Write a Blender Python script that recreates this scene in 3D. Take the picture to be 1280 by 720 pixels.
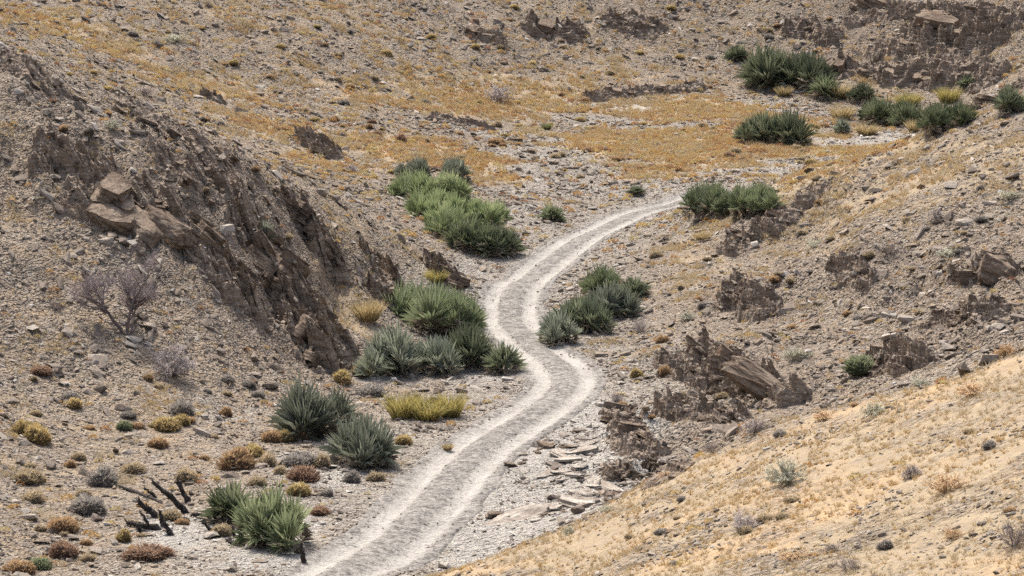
import bpy, bmesh, math, random
import numpy as np
from mathutils import Vector, Matrix, Euler

# ------------------------------------------------------------------ camera, world, sun, exposure
for o in list(bpy.data.objects):
    bpy.data.objects.remove(o)
SC = bpy.context.scene
COL = SC.collection
R = math.radians
HC = 21.0                       # camera height above the valley floor
PITCH = 0.1332                  # looking down
FPX = 640 / math.tan(R(10.0))   # focal length in photo pixels (1280 wide)
cam = bpy.data.cameras.new('camera')
cam.sensor_width = 36.0
cam.angle = R(20.0)
cam.clip_start = 0.5
cam.clip_end = 9000
camo = bpy.data.objects.new('camera', cam)
camo.location = (0, 0, HC)
camo.rotation_euler = (math.pi / 2 - PITCH, 0, 0)
COL.objects.link(camo)
SC.camera = camo

SUN_EL, SUN_AZ = 58.0, -28.0    # azimuth measured from +Y (straight ahead), negative = to the west side
world = bpy.data.worlds.new('World')
SC.world = world
world.use_nodes = True
wn = world.node_tree
bg = wn.nodes['Background']
sky = wn.nodes.new('ShaderNodeTexSky')
sky.sky_type = 'NISHITA'
sky.sun_disc = False
sky.sun_elevation = R(SUN_EL)
sky.sun_rotation = R(SUN_AZ)
sky.dust_density = 5.0
sky.ozone_density = 0.3
wn.links.new(sky.outputs[0], bg.inputs[0])
bg.inputs[1].default_value = 0.15
sl = bpy.data.lights.new('sun', 'SUN')
sl.energy = 2.6
sl.angle = R(0.6)
sl.color = (1.0, 0.975, 0.925)
so = bpy.data.objects.new('sun', sl)
sd = Vector((math.sin(R(SUN_AZ)) * math.cos(R(SUN_EL)), math.cos(R(SUN_AZ)) * math.cos(R(SUN_EL)), math.sin(R(SUN_EL))))
so.rotation_euler = sd.to_track_quat('Z', 'Y').to_euler()
COL.objects.link(so)
SC.view_settings.view_transform = 'Standard'
SC.view_settings.look = 'None'
SC.view_settings.exposure = 0.87
SC.view_settings.gamma = 1.0
SC.view_settings.use_curve_mapping = False

# ------------------------------------------------------------------ numeric helpers
RNG = np.random.default_rng(11)

def perlin(x, y, seed=0):
    x = np.asarray(x, np.float64); y = np.asarray(y, np.float64)
    xi = np.floor(x).astype(np.int64); yi = np.floor(y).astype(np.int64)
    fx = x - xi; fy = y - yi
    u = fx * fx * fx * (fx * (fx * 6 - 15) + 10)
    v = fy * fy * fy * (fy * (fy * 6 - 15) + 10)
    def g(ix, iy, dx, dy):
        h = (ix * 374761393 + iy * 668265263 + seed * 974634777) & 0x7fffffff
        h = ((h ^ (h >> 13)) * 1274126177) & 0x7fffffff
        h = h ^ (h >> 16)
        a = (h & 4095) * (2 * math.pi / 4096)
        return np.cos(a) * dx + np.sin(a) * dy
    a = g(xi, yi, fx, fy); b = g(xi + 1, yi, fx - 1, fy)
    c = g(xi, yi + 1, fx, fy - 1); d = g(xi + 1, yi + 1, fx - 1, fy - 1)
    return ((a + (b - a) * u) * (1 - v) + (c + (d - c) * u) * v) * 1.4

def fbm(x, y, wl, octv=4, seed=0, gain=0.5):
    s = 0; a = 1.0; f = 1.0 / wl
    for i in range(octv):
        s = s + a * perlin(x * f + 13.7 * i, y * f - 7.3 * i, seed + i)
        a *= gain; f *= 2.03
    return s

def sstep(a, b, x):
    t = np.clip((x - a) / (b - a), 0, 1)
    return t * t * (3 - 2 * t)

SP, CP = math.sin(PITCH), math.cos(PITCH)
def ray(px, py):
    u = (np.asarray(px, float) - 640) / FPX
    v = (360 - np.asarray(py, float)) / FPX
    return u, CP + v * SP, -SP + v * CP      # direction x, y, z
def point(px, py, Y):
    dx, dy, dz = ray(px, py)
    t = Y / dy
    return dx * t, Y + 0 * dx, HC + dz * t
def project(X, Y, Z):
    z = Z - HC
    d = Y * CP - z * SP
    up = Y * SP + z * CP
    return 640 + FPX * X / d, 360 - FPX * up / d, d

# ------------------------------------------------------------------ the lie of the land
# (photo x, photo y, distance) for slopes seen in the photograph; hidden ground is given in metres
SEEN = [
 # track and valley floor
 (445,706,92),(520,650,98.5),(570,590,107),(615,550,113),(672,514,119),(708,480,125.5),(688,450,133),(652,419,141),
 (637,388,149),(655,352,158),(700,318,167),(755,286,177),(810,263,184),(850,252,189),
 (330,690,93.5),(200,650,98),(300,600,104),(420,560,111),(520,520,118),(600,480,126),(540,440,134),(480,462,129.5),
 (640,620,103),(700,640,100),(640,700,93.5),(700,600,105.5),(740,540,114.5),(760,500,121),(600,330,164),(620,290,174),(660,250,186),
 # floor beyond the bend
 (740,230,196),(700,200,206),(800,190,211),(900,215,201),(950,190,211),(1050,185,213),(780,140,236),(880,120,245),
 (980,150,229),(1100,165,222),(1200,155,226),(1060,115,246),(1180,120,243),(640,165,221),(960,95,254),
 # back slope
 (560,235,192),(450,150,213),(300,120,218),(120,30,226),(0,0,228),(600,110,238),(600,0,262),(400,0,247),(200,0,236),(330,60,231),
 (500,60,241),(400,200,196),(480,215,195),(800,60,258),(800,0,268),(1000,40,262),(1000,0,267),(1150,50,254),(1280,60,246),(1280,0,256),(1150,0,262),
 # west side: fan of debris and the spur face
 (0,715,91),(120,690,94),(0,600,102),(120,580,106),(0,480,113),(180,490,116),(300,500,119),(150,410,121),(0,400,119),(60,330,124),(0,280,127.5),
 (0,160,134),(60,220,131),(170,262,130),(240,330,128),(300,340,131.5),(300,430,124.5),(400,472,127.5),(370,360,138),(430,400,138),(350,290,138),
 (420,300,144),(480,350,149),(520,400,143),(560,380,149),
 # spur crest
 (0,62,141),(130,110,144),(240,160,147),(330,200,150),(420,250,154),(490,295,158),(570,345,161),
 # east hill
 (860,262,177),(900,250,174),(960,232,171),(1050,205,168),(1150,180,165),(1280,142,162),
 (720,420,141),(760,440,136),(780,380,149),(820,320,160),(880,300,162),(900,350,149),(850,400,143),(900,430,133),(1000,320,152),(1100,260,152),
 (1200,330,138),(1100,350,138),(1280,250,144),(1000,400,137),(860,480,122.5),(800,520,117),(790,570,109),(760,620,103),(870,530,114),
 (1000,480,121),(1100,430,125),(1280,400,119),(1200,400,125),(940,520,114.5),
 # golden near slope
 (560,725,85.5),(640,690,87),(760,630,84.5),(900,560,82),(1100,490,79.5),(1280,430,77.5),(1280,720,54),(1000,720,60),(760,715,73),(1000,600,69),
 (1280,560,64),(1140,560,69),(880,640,72),
]
HIDDEN = [
 # gully behind the spur
 (-26,163,7.6),(-18,166,5.2),(-12,172,3.6),(-7,178,2.4),(-36,165,10.5),(-40,200,13.5),(-30,185,8.2),
 # behind the east hill
 (12,190,1.9),(22,190,2.6),(32,188,4.2),(45,190,8.5),(42,165,11.5),(45,140,10.5),(40,120,8.5),(30,205,3.3),
 # behind the near golden crest
 (2,95,0.6),(6,92,1.9),(12,90,4.2),(17,90,6.6),(24,95,8.0),(8,99,.7),(14,99,2.0),
 # outside the picture
 (-30,120,10.5),(-30,100,7.0),(-26,90,5.0),(-45,140,17),(-50,110,15),(-55,180,18),(-60,230,22),
 (20,70,12.5),(22,55,14.0),(30,80,14),(35,60,18),(10,40,11.5),(0,30,11.6),(0,15,15.2),(0,2,18.6),(-12,30,8.0),(-10,50,4.0),(-12,70,1.2),(-12,82,.5),
 (0,62,5.2),(0,48,8.2),(-3,75,2.6),(-30,60,4),(-30,20,10),(15,15,18.5),(30,20,21),(15,0,20.5),(-15,0,16),
 (-30,270,19),(0,290,24),(30,290,25),(60,270,24),(-60,290,30),(60,230,14),(62,200,12),(70,160,16),(70,110,18),(70,60,22),
 (0,330,36),(60,330,38),(-60,330,40),(90,290,34),(-95,250,36),(-95,180,32),(-95,110,28),(-95,40,22),(95,40,30),(95,120,26),(95,200,22),
]
P = []
for a in SEEN:
    x, y, z = point(*a); P.append((float(x), float(y), float(z)))
P = np.array(P + HIDDEN, float)
def tps(r2):
    return np.where(r2 > 0, r2 * np.log(np.maximum(r2, 1e-12)) * 0.5, 0)
S = 50.0
pn = np.c_[(P[:, 0]) / S, (P[:, 1] - 150) / S]
n = len(P)
K = tps(((pn[:, None] - pn[None]) ** 2).sum(-1)) + np.eye(n) * 3e-4
A = np.zeros((n + 3, n + 3)); A[:n, :n] = K; A[:n, n] = 1; A[:n, n + 1:] = pn; A[n:, :n] = A[:n, n:].T
Wt = np.linalg.solve(A, np.r_[P[:, 2], 0, 0, 0])
GX0, GX1, GY0, GY1, GS = -104, 104, -6, 344, 1.0
gx = np.arange(GX0, GX1 + .5, GS); gy = np.arange(GY0, GY1 + .5, GS)
GG = np.zeros((len(gy), len(gx)))
for j, yy in enumerate(gy):
    q = np.c_[gx / S, np.full_like(gx, (yy - 150) / S)]
    GG[j] = tps(((q[:, None] - pn[None]) ** 2).sum(-1)) @ Wt[:n] + Wt[n] + q @ Wt[n + 1:]

def cubic(t):
    t2 = t * t; t3 = t2 * t
    return (-.5 * t3 + t2 - .5 * t, 1.5 * t3 - 2.5 * t2 + 1, -1.5 * t3 + 2 * t2 + .5 * t, .5 * t3 - .5 * t2)
def base_h(X, Y):
    X = np.asarray(X, float); Y = np.asarray(Y, float)
    fx = np.clip((X - GX0) / GS, 1, len(gx) - 3); fy = np.clip((Y - GY0) / GS, 1, len(gy) - 3)
    ix = np.floor(fx).astype(int); iy = np.floor(fy).astype(int)
    wx = cubic(fx - ix); wy = cubic(fy - iy)
    s = 0
    for j in range(4):
        row = 0
        for i in range(4):
            row = row + wx[i] * GG[iy + j - 1, ix + i - 1]
        s = s + wy[j] * row
    far = np.maximum(np.maximum(np.abs(X) - 98, Y - 336), np.maximum(-Y - 2, 0))
    return s + 9 * np.minimum(np.maximum(far, 0), 60) ** .75 * .25

TRACK_PX = [(300,775),(380,742),(445,706),(520,650),(570,590),(615,550),(672,514),(708,480),(688,450),(652,419),(637,388),(655,352),(700,318),(755,286),(810,263),(850,253),(890,249),(930,252)]
def march(px, py, hf, y0=44.0, y1=300.0, step=0.3):
    px = np.atleast_1d(np.asarray(px, float)); py = np.atleast_1d(np.asarray(py, float))
    dx, dy, dz = ray(px, py)
    Ys = np.arange(y0, y1, step)
    T = Ys[None] / dy[:, None]
    gap = HC + dz[:, None] * T - hf(dx[:, None] * T, np.repeat(Ys[None], len(px), 0))
    hit = gap < 0
    k = np.where(hit.any(1), hit.argmax(1), len(Ys) - 1)
    k = np.maximum(k, 1)
    r = np.arange(len(px))
    g0 = gap[r, k - 1]; g1 = gap[r, k]
    f = np.clip(g0 / np.maximum(g0 - g1, 1e-9), 0, 1)
    Y = Ys[k - 1] + f * step
    t = Y / dy
    return dx * t, Y
tx, ty = march([p[0] for p in TRACK_PX], [p[1] for p in TRACK_PX], base_h)
def catmull(P, m=16):
    P = np.asarray(P, float)
    Q = np.vstack([2 * P[0] - P[1], P, 2 * P[-1] - P[-2]])
    out = []
    for i in range(1, len(Q) - 2):
        for k in range(m):
            w = cubic(k / m)
            out.append(w[0] * Q[i - 1] + w[1] * Q[i] + w[2] * Q[i + 1] + w[3] * Q[i + 2])
    out.append(Q[-2])
    return np.array(out)
TRK = catmull(np.c_[tx, ty], 20)
# smooth the centre line and resample it evenly
for _ in range(40):
    TRK[1:-1] = .25 * TRK[:-2] + .5 * TRK[1:-1] + .25 * TRK[2:]
seg = np.r_[0, np.cumsum(np.hypot(*np.diff(TRK, axis=0).T))]
LEN = seg[-1]
NT = int(LEN / .16)
ss = np.linspace(0, LEN, NT)
TRK = np.c_[np.interp(ss, seg, TRK[:, 0]), np.interp(ss, seg, TRK[:, 1])]
TT = np.gradient(TRK, axis=0); TT /= np.linalg.norm(TT, axis=1)[:, None]
TN = np.c_[TT[:, 1], -TT[:, 0]]

# lookup grid: signed offset from the centre line (by nearest sample), on a half-metre grid
LX0, LY0, LS = -40.0, 40.0, 0.5
lx = np.arange(LX0, 60, LS); ly = np.arange(LY0, 300, LS)
MX, MY = np.meshgrid(lx, ly)
best = np.full(MX.shape, 1e9)
for k in range(0, NT, 3):
    best = np.minimum(best, (MX - TRK[k, 0]) ** 2 + (MY - TRK[k, 1]) ** 2)
TD = np.sqrt(best)
def bil(G, X, Y):
    fx = np.clip((np.asarray(X, float) - LX0) / LS, 0, G.shape[1] - 1.001); fy = np.clip((np.asarray(Y, float) - LY0) / LS, 0, G.shape[0] - 1.001)
    ix = fx.astype(int); iy = fy.astype(int); a = fx - ix; b = fy - iy
    return (G[iy, ix] * (1 - a) + G[iy, ix + 1] * a) * (1 - b) + (G[iy + 1, ix] * (1 - a) + G[iy + 1, ix + 1] * a) * b
def track_dist(X, Y):
    return bil(TD, X, Y)

# zones: soft ellipses on the ground (photo x, photo y, half width m, half depth m, turn deg, weight)
def zone(blobs, hf=base_h):
    bx, by = march([b[0] for b in blobs], [b[1] for b in blobs], hf)
    def f(X, Y):
        s = np.zeros(np.shape(X))
        for b, x0, y0 in zip(blobs, bx, by):
            c, q = math.cos(R(b[4])), math.sin(R(b[4]))
            dx, dy = X - x0, Y - y0
            u = (dx * c + dy * q) / b[2]; v = (-dx * q + dy * c) / b[3]
            s = np.maximum(s, b[5] * np.exp(-(u * u + v * v) ** 1.4))
        return s
    return f
ROCK = zone([(90,215,5.5,5,0,.9),(170,262,4,4,0,.9),(290,330,4.5,5,-20,1),(350,380,4,7,0,1),(400,430,3,6,0,1),(370,290,4,5,0,.9),(440,320,3,5,0,.8),(490,370,2.5,4,0,.8),(250,210,5,4,0,.6),
             (200,160,6,3,0,.5),(40,120,6,5,0,.5),
             (880,450,4.5,5,0,1),(960,490,3.5,4,0,1),(940,370,3.5,6,0,.8),(1000,270,4,5,0,.8),(950,290,3,4,0,.8),(1190,350,5,7,0,.8),(1180,430,5,5,0,.9),(1070,340,3,4,0,.6),
             (810,540,3.5,6,0,.9),(780,590,2.8,5,0,.8),(1240,345,4,6,0,.8),
             (690,42,5,4,0,.7),(605,47,4,3,0,.7),(795,30,5,4,0,.7),(1100,60,12,7,0,1),(1220,40,10,7,0,1),(1020,40,6,5,0,.6)])
WASH = zone([(690,610,4.2,10,8,1.5),(735,540,3.0,7,0,1.4),(680,655,3.6,7,10,1.4),(750,600,2.6,7,0,1.3),(715,510,2,6,0,1.0),(775,134,6,4,0,.60),(1080,178,11,5,0,.62),(1000,172,4,4,0,.5),(960,215,6,4,0,.5),(1010,205,8,3,0,.5),(1130,168,6,4,0,.55),(880,245,7,5,0,.5),
             (290,685,2.6,4,0,.65),(220,665,1.6,3.5,0,.9),(350,660,2,4,0,.8),(395,590,1.6,4,20,.8),(420,600,1.4,4,20,.7),(340,700,3,3,0,.8),(480,470,2.2,2.5,0,.6),(600,470,2,4,0,.7),(300,520,3,3,0,.4),(560,215,3,3,0,.0),
             (640,520,2,4,0,.3),(640,300,3,8,0,.4),(590,345,1.6,4,0,.6)])
GOLD = zone([(120,50,8,6,0,.8),(260,110,6,6,-30,.9),(340,160,6,5,-30,.9),(400,200,5,4,0,.7),(60,30,8,6,0,.7),(520,190,6,6,0,1.15),(570,200,7,5,0,1.15),(630,215,7,5,0,1.1),(470,120,7,6,0,.6),(520,130,6,5,0,.85),(580,125,7,7,0,1.05),(660,122,7,7,0,1.05),(720,110,4,5,0,.7),
             (830,145,6,8,0,1.2),(900,138,6,9,0,1.2),(860,175,11,9,0,1.25),(790,185,8,8,0,1.2),(960,195,11,8,0,1.2),(1040,210,8,6,0,1.1),(720,175,7,6,0,1),(680,235,4,4,0,.8),(840,225,7,5,0,.9),(1000,150,4,6,0,.7),(1100,100,4,4,0,.6),(780,90,8,4,0,.5),(880,210,7,5,0,.8),(660,230,4,4,0,.6),(1180,150,6,4,0,.5),
             (1150,220,8,7,0,.75),(1230,200,8,6,0,.8),(1080,230,6,5,0,.7),(1060,290,6,6,0,.45),(880,340,3,7,0,.5),(860,300,3,6,0,.45),(960,340,4,4,0,.4),(780,440,2.5,6,0,.35),
             (60,620,5,7,0,.4),(30,520,5,5,0,.35),(150,560,4,4,0,.35),(230,500,4,4,0,.3),(60,420,4,4,0,.3),(50,290,4,3,0,.4),(30,170,4,3,0,.3),(440,390,2,4,0,.8),(535,345,1.5,3,0,.6),(420,270,2,4,0,.5),
             (700,40,9,5,0,.35),(450,30,9,6,0,.4),(300,20,9,6,0,.45)])
GULLY = zone([(575,158,4,3,0,.9),(610,165,4,3,0,1),(645,172,4,4,0,1),(675,192,4,4,0,1),(700,215,4,4,0,1),(735,236,5,4,0,1),(790,240,6,3,0,.9),(850,228,6,2.5,0,.9),(920,226,6,2.5,0,.8),(985,214,7,2.5,0,.9),(1045,200,7,3,0,.8),
              (660,242,4,4,0,.9),(655,268,3,5,0,.9),(640,295,2.5,5,0,.7),(745,150,5,3,0,.7),(820,158,6,2.2,0,.7),(960,128,5,2.5,0,.6),(1000,140,4,3,0,.6)])
def near_slope(X, Y):
    e = Y - (88.3 - .72 * X)
    m = sstep(1.5, -5.0, e + fbm(X, Y, 3.4, 4, 91) * 3.4) * sstep(-9, -3, X)
    return m * (1 - .36 * sstep(.10, .65, fbm(X, Y * .7, 3.8, 5, 95)))

STR_A = R(-38)
def detail(X, Y):
    td = track_dist(X, Y)
    soft = sstep(1.6, 5.0, td)
    rk = ROCK(X, Y)
    nr = near_slope(X, Y)
    up = sstep(.6, 3.0, base_h(X, Y) - np.maximum(0, (Y - 140)) * .045)      # on the slopes, not the floor
    amp = soft * (.25 + .75 * up) * (1 - .45 * nr)
    h = amp * (.42 * fbm(X, Y, 9.0, 3, 5) + .16 * fbm(X, Y, 2.4, 4, 21))
    h = h + .035 * (.35 + .65 * soft) * fbm(X, Y, .8, 2, 33)
    # bedded, broken rock: ridges running with the strata
    c, s = math.cos(STR_A), math.sin(STR_A)
    u = X * c + Y * .35 * s; v = -X * s + Y * .35 * c
    w = fbm(X, Y, 5, 3, 44) * .8
    rid = 1 - np.abs(perlin(u * .16 + w * .3, v * .85 + w, 61)) * 2
    rid2 = 1 - np.abs(perlin(u * .5 + w, v * 2.4 + w * 2, 62)) * 2
    blk = perlin(X * .55 + w, Y * .4, 63)
    st = np.floor((blk * 2.2 + rid) * 1.6) / 1.6
    h = h + soft * (rk * .80 + .14 * up * (1 - nr)) * (.30 * rid + .14 * rid2 + .30 * st)
    return h
def ground_h(X, Y):
    return base_h(X, Y) + detail(X, Y)

# ------------------------------------------------------------------ mesh + material helpers
def new_mesh(name, V, F, mat=None, attrs=None, smooth=False):
    V = np.asarray(V, np.float32); F = np.asarray(F, np.int32)
    me = bpy.data.meshes.new(name)
    k = F.shape[1]
    me.vertices.add(len(V)); me.vertices.foreach_set('co', V.ravel())
    me.loops.add(F.size); me.loops.foreach_set('vertex_index', F.ravel())
    me.polygons.add(len(F)); me.polygons.foreach_set('loop_start', np.arange(0, F.size, k, dtype=np.int32))
    try:
        me.polygons.foreach_set('loop_total', np.full(len(F), k, np.int32))
    except Exception:
        pass
    me.polygons.foreach_set('use_smooth', np.full(len(F), smooth, bool))
    for an, av in (attrs or {}).items():
        a = me.attributes.new(an, 'FLOAT', 'POINT'); a.data.foreach_set('value', np.asarray(av, np.float32))
    if mat:
        me.materials.append(mat)
    me.update(calc_edges=True)
    return me
def link(name, me, parent=None):
    o = bpy.data.objects.new(name, me); COL.objects.link(o)
    if parent: o.parent = parent
    return o
def tag(o, label, cat, group=None):
    o['label'] = label; o['category'] = cat
    if group: o['group'] = group
    return o
def thing(name, label, cat, loc, rz=0.0, group=None):
    o = bpy.data.objects.new(name, None); COL.objects.link(o)
    o.empty_display_size = .2
    o.location = loc; o.rotation_euler = (0, 0, rz)
    return tag(o, label, cat, group)
def dup(root, name=None):
    r = root.copy(); COL.objects.link(r)
    for k in ('label', 'category', 'group'):
        if k in r and k != 'category': del r[k]
    for ch in list(root.children):
        c = ch.copy(); COL.objects.link(c); c.parent = r
    return r

class NT_:
    def __init__(s, name, rough=.95):
        s.m = bpy.data.materials.new(name); s.m.use_nodes = True
        s.t = s.m.node_tree; s.b = s.t.nodes['Principled BSDF']
        s.b.inputs['Roughness'].default_value = rough
        s.b.inputs['Specular IOR Level'].default_value = .2
    def n(s, typ, **kw):
        nd = s.t.nodes.new(typ)
        for k, v in kw.items(): setattr(nd, k, v)
        return nd
    def L(s, a, b): s.t.links.new(a, b)
    def put(s, sock, v):
        if hasattr(v, 'links') or isinstance(v, bpy.types.NodeSocket): s.L(v, sock)
        else: sock.default_value = v
    def coord(s, kind='Object'):
        return s.n('ShaderNodeTexCoord').outputs[kind]
    def mapped(s, vec, scale=(1, 1, 1), rot=(0, 0, 0)):
        m = s.n('ShaderNodeMapping'); s.L(vec, m.inputs['Vector']); m.inputs['Scale'].default_value = scale; m.inputs['Rotation'].default_value = rot
        return m.outputs[0]
    def noise(s, vec, scale, detail=4, rough=.55, out='Fac', dist=0.0):
        nd = s.n('ShaderNodeTexNoise'); s.L(vec, nd.inputs['Vector'])
        nd.inputs['Scale'].default_value = scale; nd.inputs['Detail'].default_value = detail; nd.inputs['Roughness'].default_value = rough; nd.inputs['Distortion'].default_value = dist
        return nd.outputs[out]
    def vor(s, vec, scale, out='Distance', feature='F1', rnd=1.0):
        nd = s.n('ShaderNodeTexVoronoi', feature=feature); s.L(vec, nd.inputs['Vector']); nd.inputs['Scale'].default_value = scale; nd.inputs['Randomness'].default_value = rnd
        return nd.outputs[out]
    def ramp(s, fac, stops, interp='LINEAR'):
        r = s.n('ShaderNodeValToRGB'); s.L(fac, r.inputs[0]); e = r.color_ramp; e.interpolation = interp
        while len(e.elements) < len(stops): e.elements.new(.5)
        for el, (p, c) in zip(e.elements, stops):
            el.position = p; el.color = (*c, 1) if len(c) == 3 else c
        return r.outputs[0]
    def mix(s, fac, a, b, mode='MIX'):
        m = s.n('ShaderNodeMix', data_type='RGBA', blend_type=mode)
        s.put(m.inputs[0], fac)
        for sock, v in ((m.inputs[6], a), (m.inputs[7], b)):
            if isinstance(v, tuple): sock.default_value = (*v, 1) if len(v) == 3 else v
            else: s.L(v, sock)
        return m.outputs[2]
    def math(s, op, a, b=0.0, clamp=False):
        m = s.n('ShaderNodeMath', operation=op, use_clamp=clamp); s.put(m.inputs[0], a); s.put(m.inputs[1], b)
        return m.outputs[0]
    def remap(s, v, a, b, c=0.0, d=1.0):
        m = s.n('ShaderNodeMapRange'); s.L(v, m.inputs[0])
        for i, q in enumerate((a, b, c, d)): m.inputs[i + 1].default_value = q
        return m.outputs[0]
    def attr(s, name): return s.n('ShaderNodeAttribute', attribute_name=name).outputs['Fac']
    def rand(s): return s.n('ShaderNodeObjectInfo').outputs['Random']
    def bump(s, h, strength=.5, dist=.1, chain=None):
        b = s.n('ShaderNodeBump'); s.L(h, b.inputs['Height']); b.inputs['Strength'].default_value = strength; b.inputs['Distance'].default_value = dist
        if chain: s.L(chain, b.inputs['Normal'])
        return b.outputs[0]
    def done(s, col, normal=None):
        s.put(s.b.inputs['Base Color'], col)
        if normal: s.L(normal, s.b.inputs['Normal'])
        return s.m

def grain(k, vec):
    """stone-by-stone tone of gravelly ground (a factor around 1)"""
    a = k.vor(vec, 4.2, 'Color'); b = k.vor(vec, 9.5, 'Color'); c = k.vor(vec, 21.0, 'Color')
    def g(x): 
        s = k.n('ShaderNodeSeparateColor'); k.L(x, s.inputs[0]); return s.outputs[0]
    t = k.math('ADD', k.math('MULTIPLY', g(a), .34), k.math('ADD', k.math('MULTIPLY', g(b), .36), k.math('MULTIPLY', g(c), .30)))
    return t

def ground_material():
    k = NT_('desert_ground')
    P = k.coord()
    big = k.noise(P, .11, 5, .6); mid = k.noise(P, .55, 5, .62); fine = k.noise(P, 5.0, 4, .65)
    t = grain(k, P)
    soil = k.mix(k.remap(big, .35, .65), (.215, .165, .114), (.285, .224, .158))
    soil = k.mix(k.remap(mid, .42, .66), soil, (.290, .205, .125))
    stones = k.ramp(t, [(.22, (.070, .055, .042)), (.40, (.170, .139, .108)), (.60, (.262, .222, .178)), (.85, (.36, .315, .26))])
    cov = k.remap(k.math('ADD', k.noise(P, 1.3, 4, .6), k.math('MULTIPLY', fine, .5)), .52, .92)
    col = k.mix(cov, soil, stones)
    col = k.mix(k.remap(k.attr('rocky'), .15, .8), col, k.mix(.5, stones, (.215, .160, .113)))
    straw = k.mix(k.remap(k.noise(P, 2.3, 4, .6), .35, .68), (.272, .206, .122), (.330, .260, .164))
    straw = k.mix(k.remap(k.noise(P, .23, 3, .6), .5, .7), straw, (.400, .268, .138))
    gm = k.remap(k.math('ADD', k.attr('gold'), k.math('MULTIPLY', k.math('SUBTRACT', k.noise(P, .55, 6, .7), .5), 2.6)), .30, .90)
    col = k.mix(k.math('MULTIPLY', gm, .85), col, k.mix(k.remap(t, .30, .50, .75, 0.0), straw, (.25, .20, .150)))
    sand = k.mix(k.remap(fine, .35, .7), (.325, .300, .258), (.415, .387, .340))
    sm = k.remap(k.math('ADD', k.attr('sand'), k.math('MULTIPLY', k.math('SUBTRACT', k.noise(P, .62, 6, .7), .5), 2.0)), .28, .74)
    sand = k.mix(k.remap(t, .34, .46, .75, 0.0), sand, (.22, .20, .172))
    col = k.mix(k.math('MULTIPLY', sm, .95), col, sand)
    floorc = k.mix(k.remap(t, .3, .66), (.140, .122, .102), (.355, .318, .266))
    col = k.mix(k.math('MULTIPLY', k.attr('bed'), k.math('SUBTRACT', 1.0, sm)), col, floorc)
    hgt = k.math('ADD', k.vor(P, 4.2), k.math('MULTIPLY', k.vor(P, 9.5), .7))
    hgt = k.math('MULTIPLY', hgt, k.math('SUBTRACT', 1.0, k.math('MULTIPLY', gm, .85)))
    nb = k.bump(hgt, 1.0, .17)
    nb = k.bump(fine, .5, .06, nb)
    return k.done(col, nb)

def rock_material(name='rock_slab_stone', rot=(0, 0, 0), tone=(1, 1, 1)):
    k = NT_(name)
    P = k.coord(); rnd = k.rand()
    off = k.n('ShaderNodeVectorMath', operation='ADD'); k.L(P, off.inputs[0])
    sc = k.n('ShaderNodeCombineXYZ'); r9 = k.math('MULTIPLY', rnd, 57.0)
    for i in range(3): k.L(r9, sc.inputs[i])
    k.L(sc.outputs[0], off.inputs[1]); Q = off.outputs[0]
    tone_ = tone
    lay = k.noise(k.mapped(Q, (.7, .7, 9.0 if rot[1] == 0 else 6.0), rot), 1.0, 5, .6)
    blot = k.noise(Q, 1.1, 5, .65); fine = k.noise(Q, 9.0, 5, .7)
    a = k.mix(rnd, (.140, .100, .071), (.245, .186, .136))
    col = k.mix(k.remap(lay, .38, .64), a, (.345, .280, .212))
    col = k.mix(k.remap(blot, .50, .68, 0, .85), col, (.085, .060, .045))
    col = k.mix(k.remap(k.noise(Q, .7, 4, .6), .60, .75, 0, .55), col, (.33, .22, .14))
    tone = k.ramp(fine, [(.25, (.55, .55, .55)), (.5, (.95, .95, .95)), (.75, (1.3, 1.3, 1.3))])
    col = k.mix(1.0, col, tone, 'MULTIPLY')
    col = k.mix(1.0, col, tone_, 'MULTIPLY')
    hb = k.math('ADD', k.math('MULTIPLY', lay, 1.2), k.math('ADD', k.math('MULTIPLY', fine, .35), k.math('MULTIPLY', k.vor(k.mapped(Q, (1, 1, 2.5)), 3.0), .5)))
    return k.done(col, k.bump(hb, .9, .16))

def stone_material():
    k = NT_('loose_stone')
    P = k.coord(); t = k.attr('tint')
    col = k.ramp(t, [(0, (.088, .069, .053)), (.22, (.162, .132, .102)), (.45, (.235, .198, .157)), (.58, (.255, .193, .135)), (.70, (.288, .248, .202)), (.93, (.375, .332, .28)), (1, (.50, .46, .40))])
    f = k.noise(P, 8.0, 4, .65)
    col = k.mix(1.0, col, k.ramp(f, [(.25, (.65, .65, .65)), (.7, (1.2, 1.2, 1.2))]), 'MULTIPLY')
    return k.done(col, k.bump(f, .5, .05))
def boulder_material():
    k = NT_('boulder_stone')
    P = k.coord(); rnd = k.rand()
    col = k.ramp(rnd, [(0, (.14, .110, .086)), (.3, (.21, .170, .135)), (.6, (.27, .226, .182)), (.85, (.33, .284, .232)), (1, (.39, .342, .285))])
    f = k.noise(P, 4.0, 5, .68)
    col = k.mix(1.0, col, k.ramp(f, [(.25, (.6, .58, .56)), (.7, (1.2, 1.2, 1.2))]), 'MULTIPLY')
    return k.done(col, k.bump(f, .6, .12))

def plant_material(name, stops, rough=.7, var=.32, trans=0.0):
    k = NT_(name, rough)
    t = k.attr('tint')
    col = k.ramp(t, stops)
    rv = k.remap(k.rand(), 0, 1, 1 - var, 1 + var)
    cc = k.n('ShaderNodeCombineXYZ')
    for i in range(3): k.L(rv, cc.inputs[i])
    col = k.mix(1.0, col, cc.outputs[0], 'MULTIPLY')
    m = k.done(col)
    tr = k.n('ShaderNodeBsdfTranslucent'); k.L(col, tr.inputs[0])
    ms = k.n('ShaderNodeMixShader'); ms.inputs[0].default_value = .34
    k.L(k.b.outputs[0], ms.inputs[1]); k.L(tr.outputs[0], ms.inputs[2])
    k.L(ms.outputs[0], k.t.nodes['Material Output'].inputs['Surface'])
    return m

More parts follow.
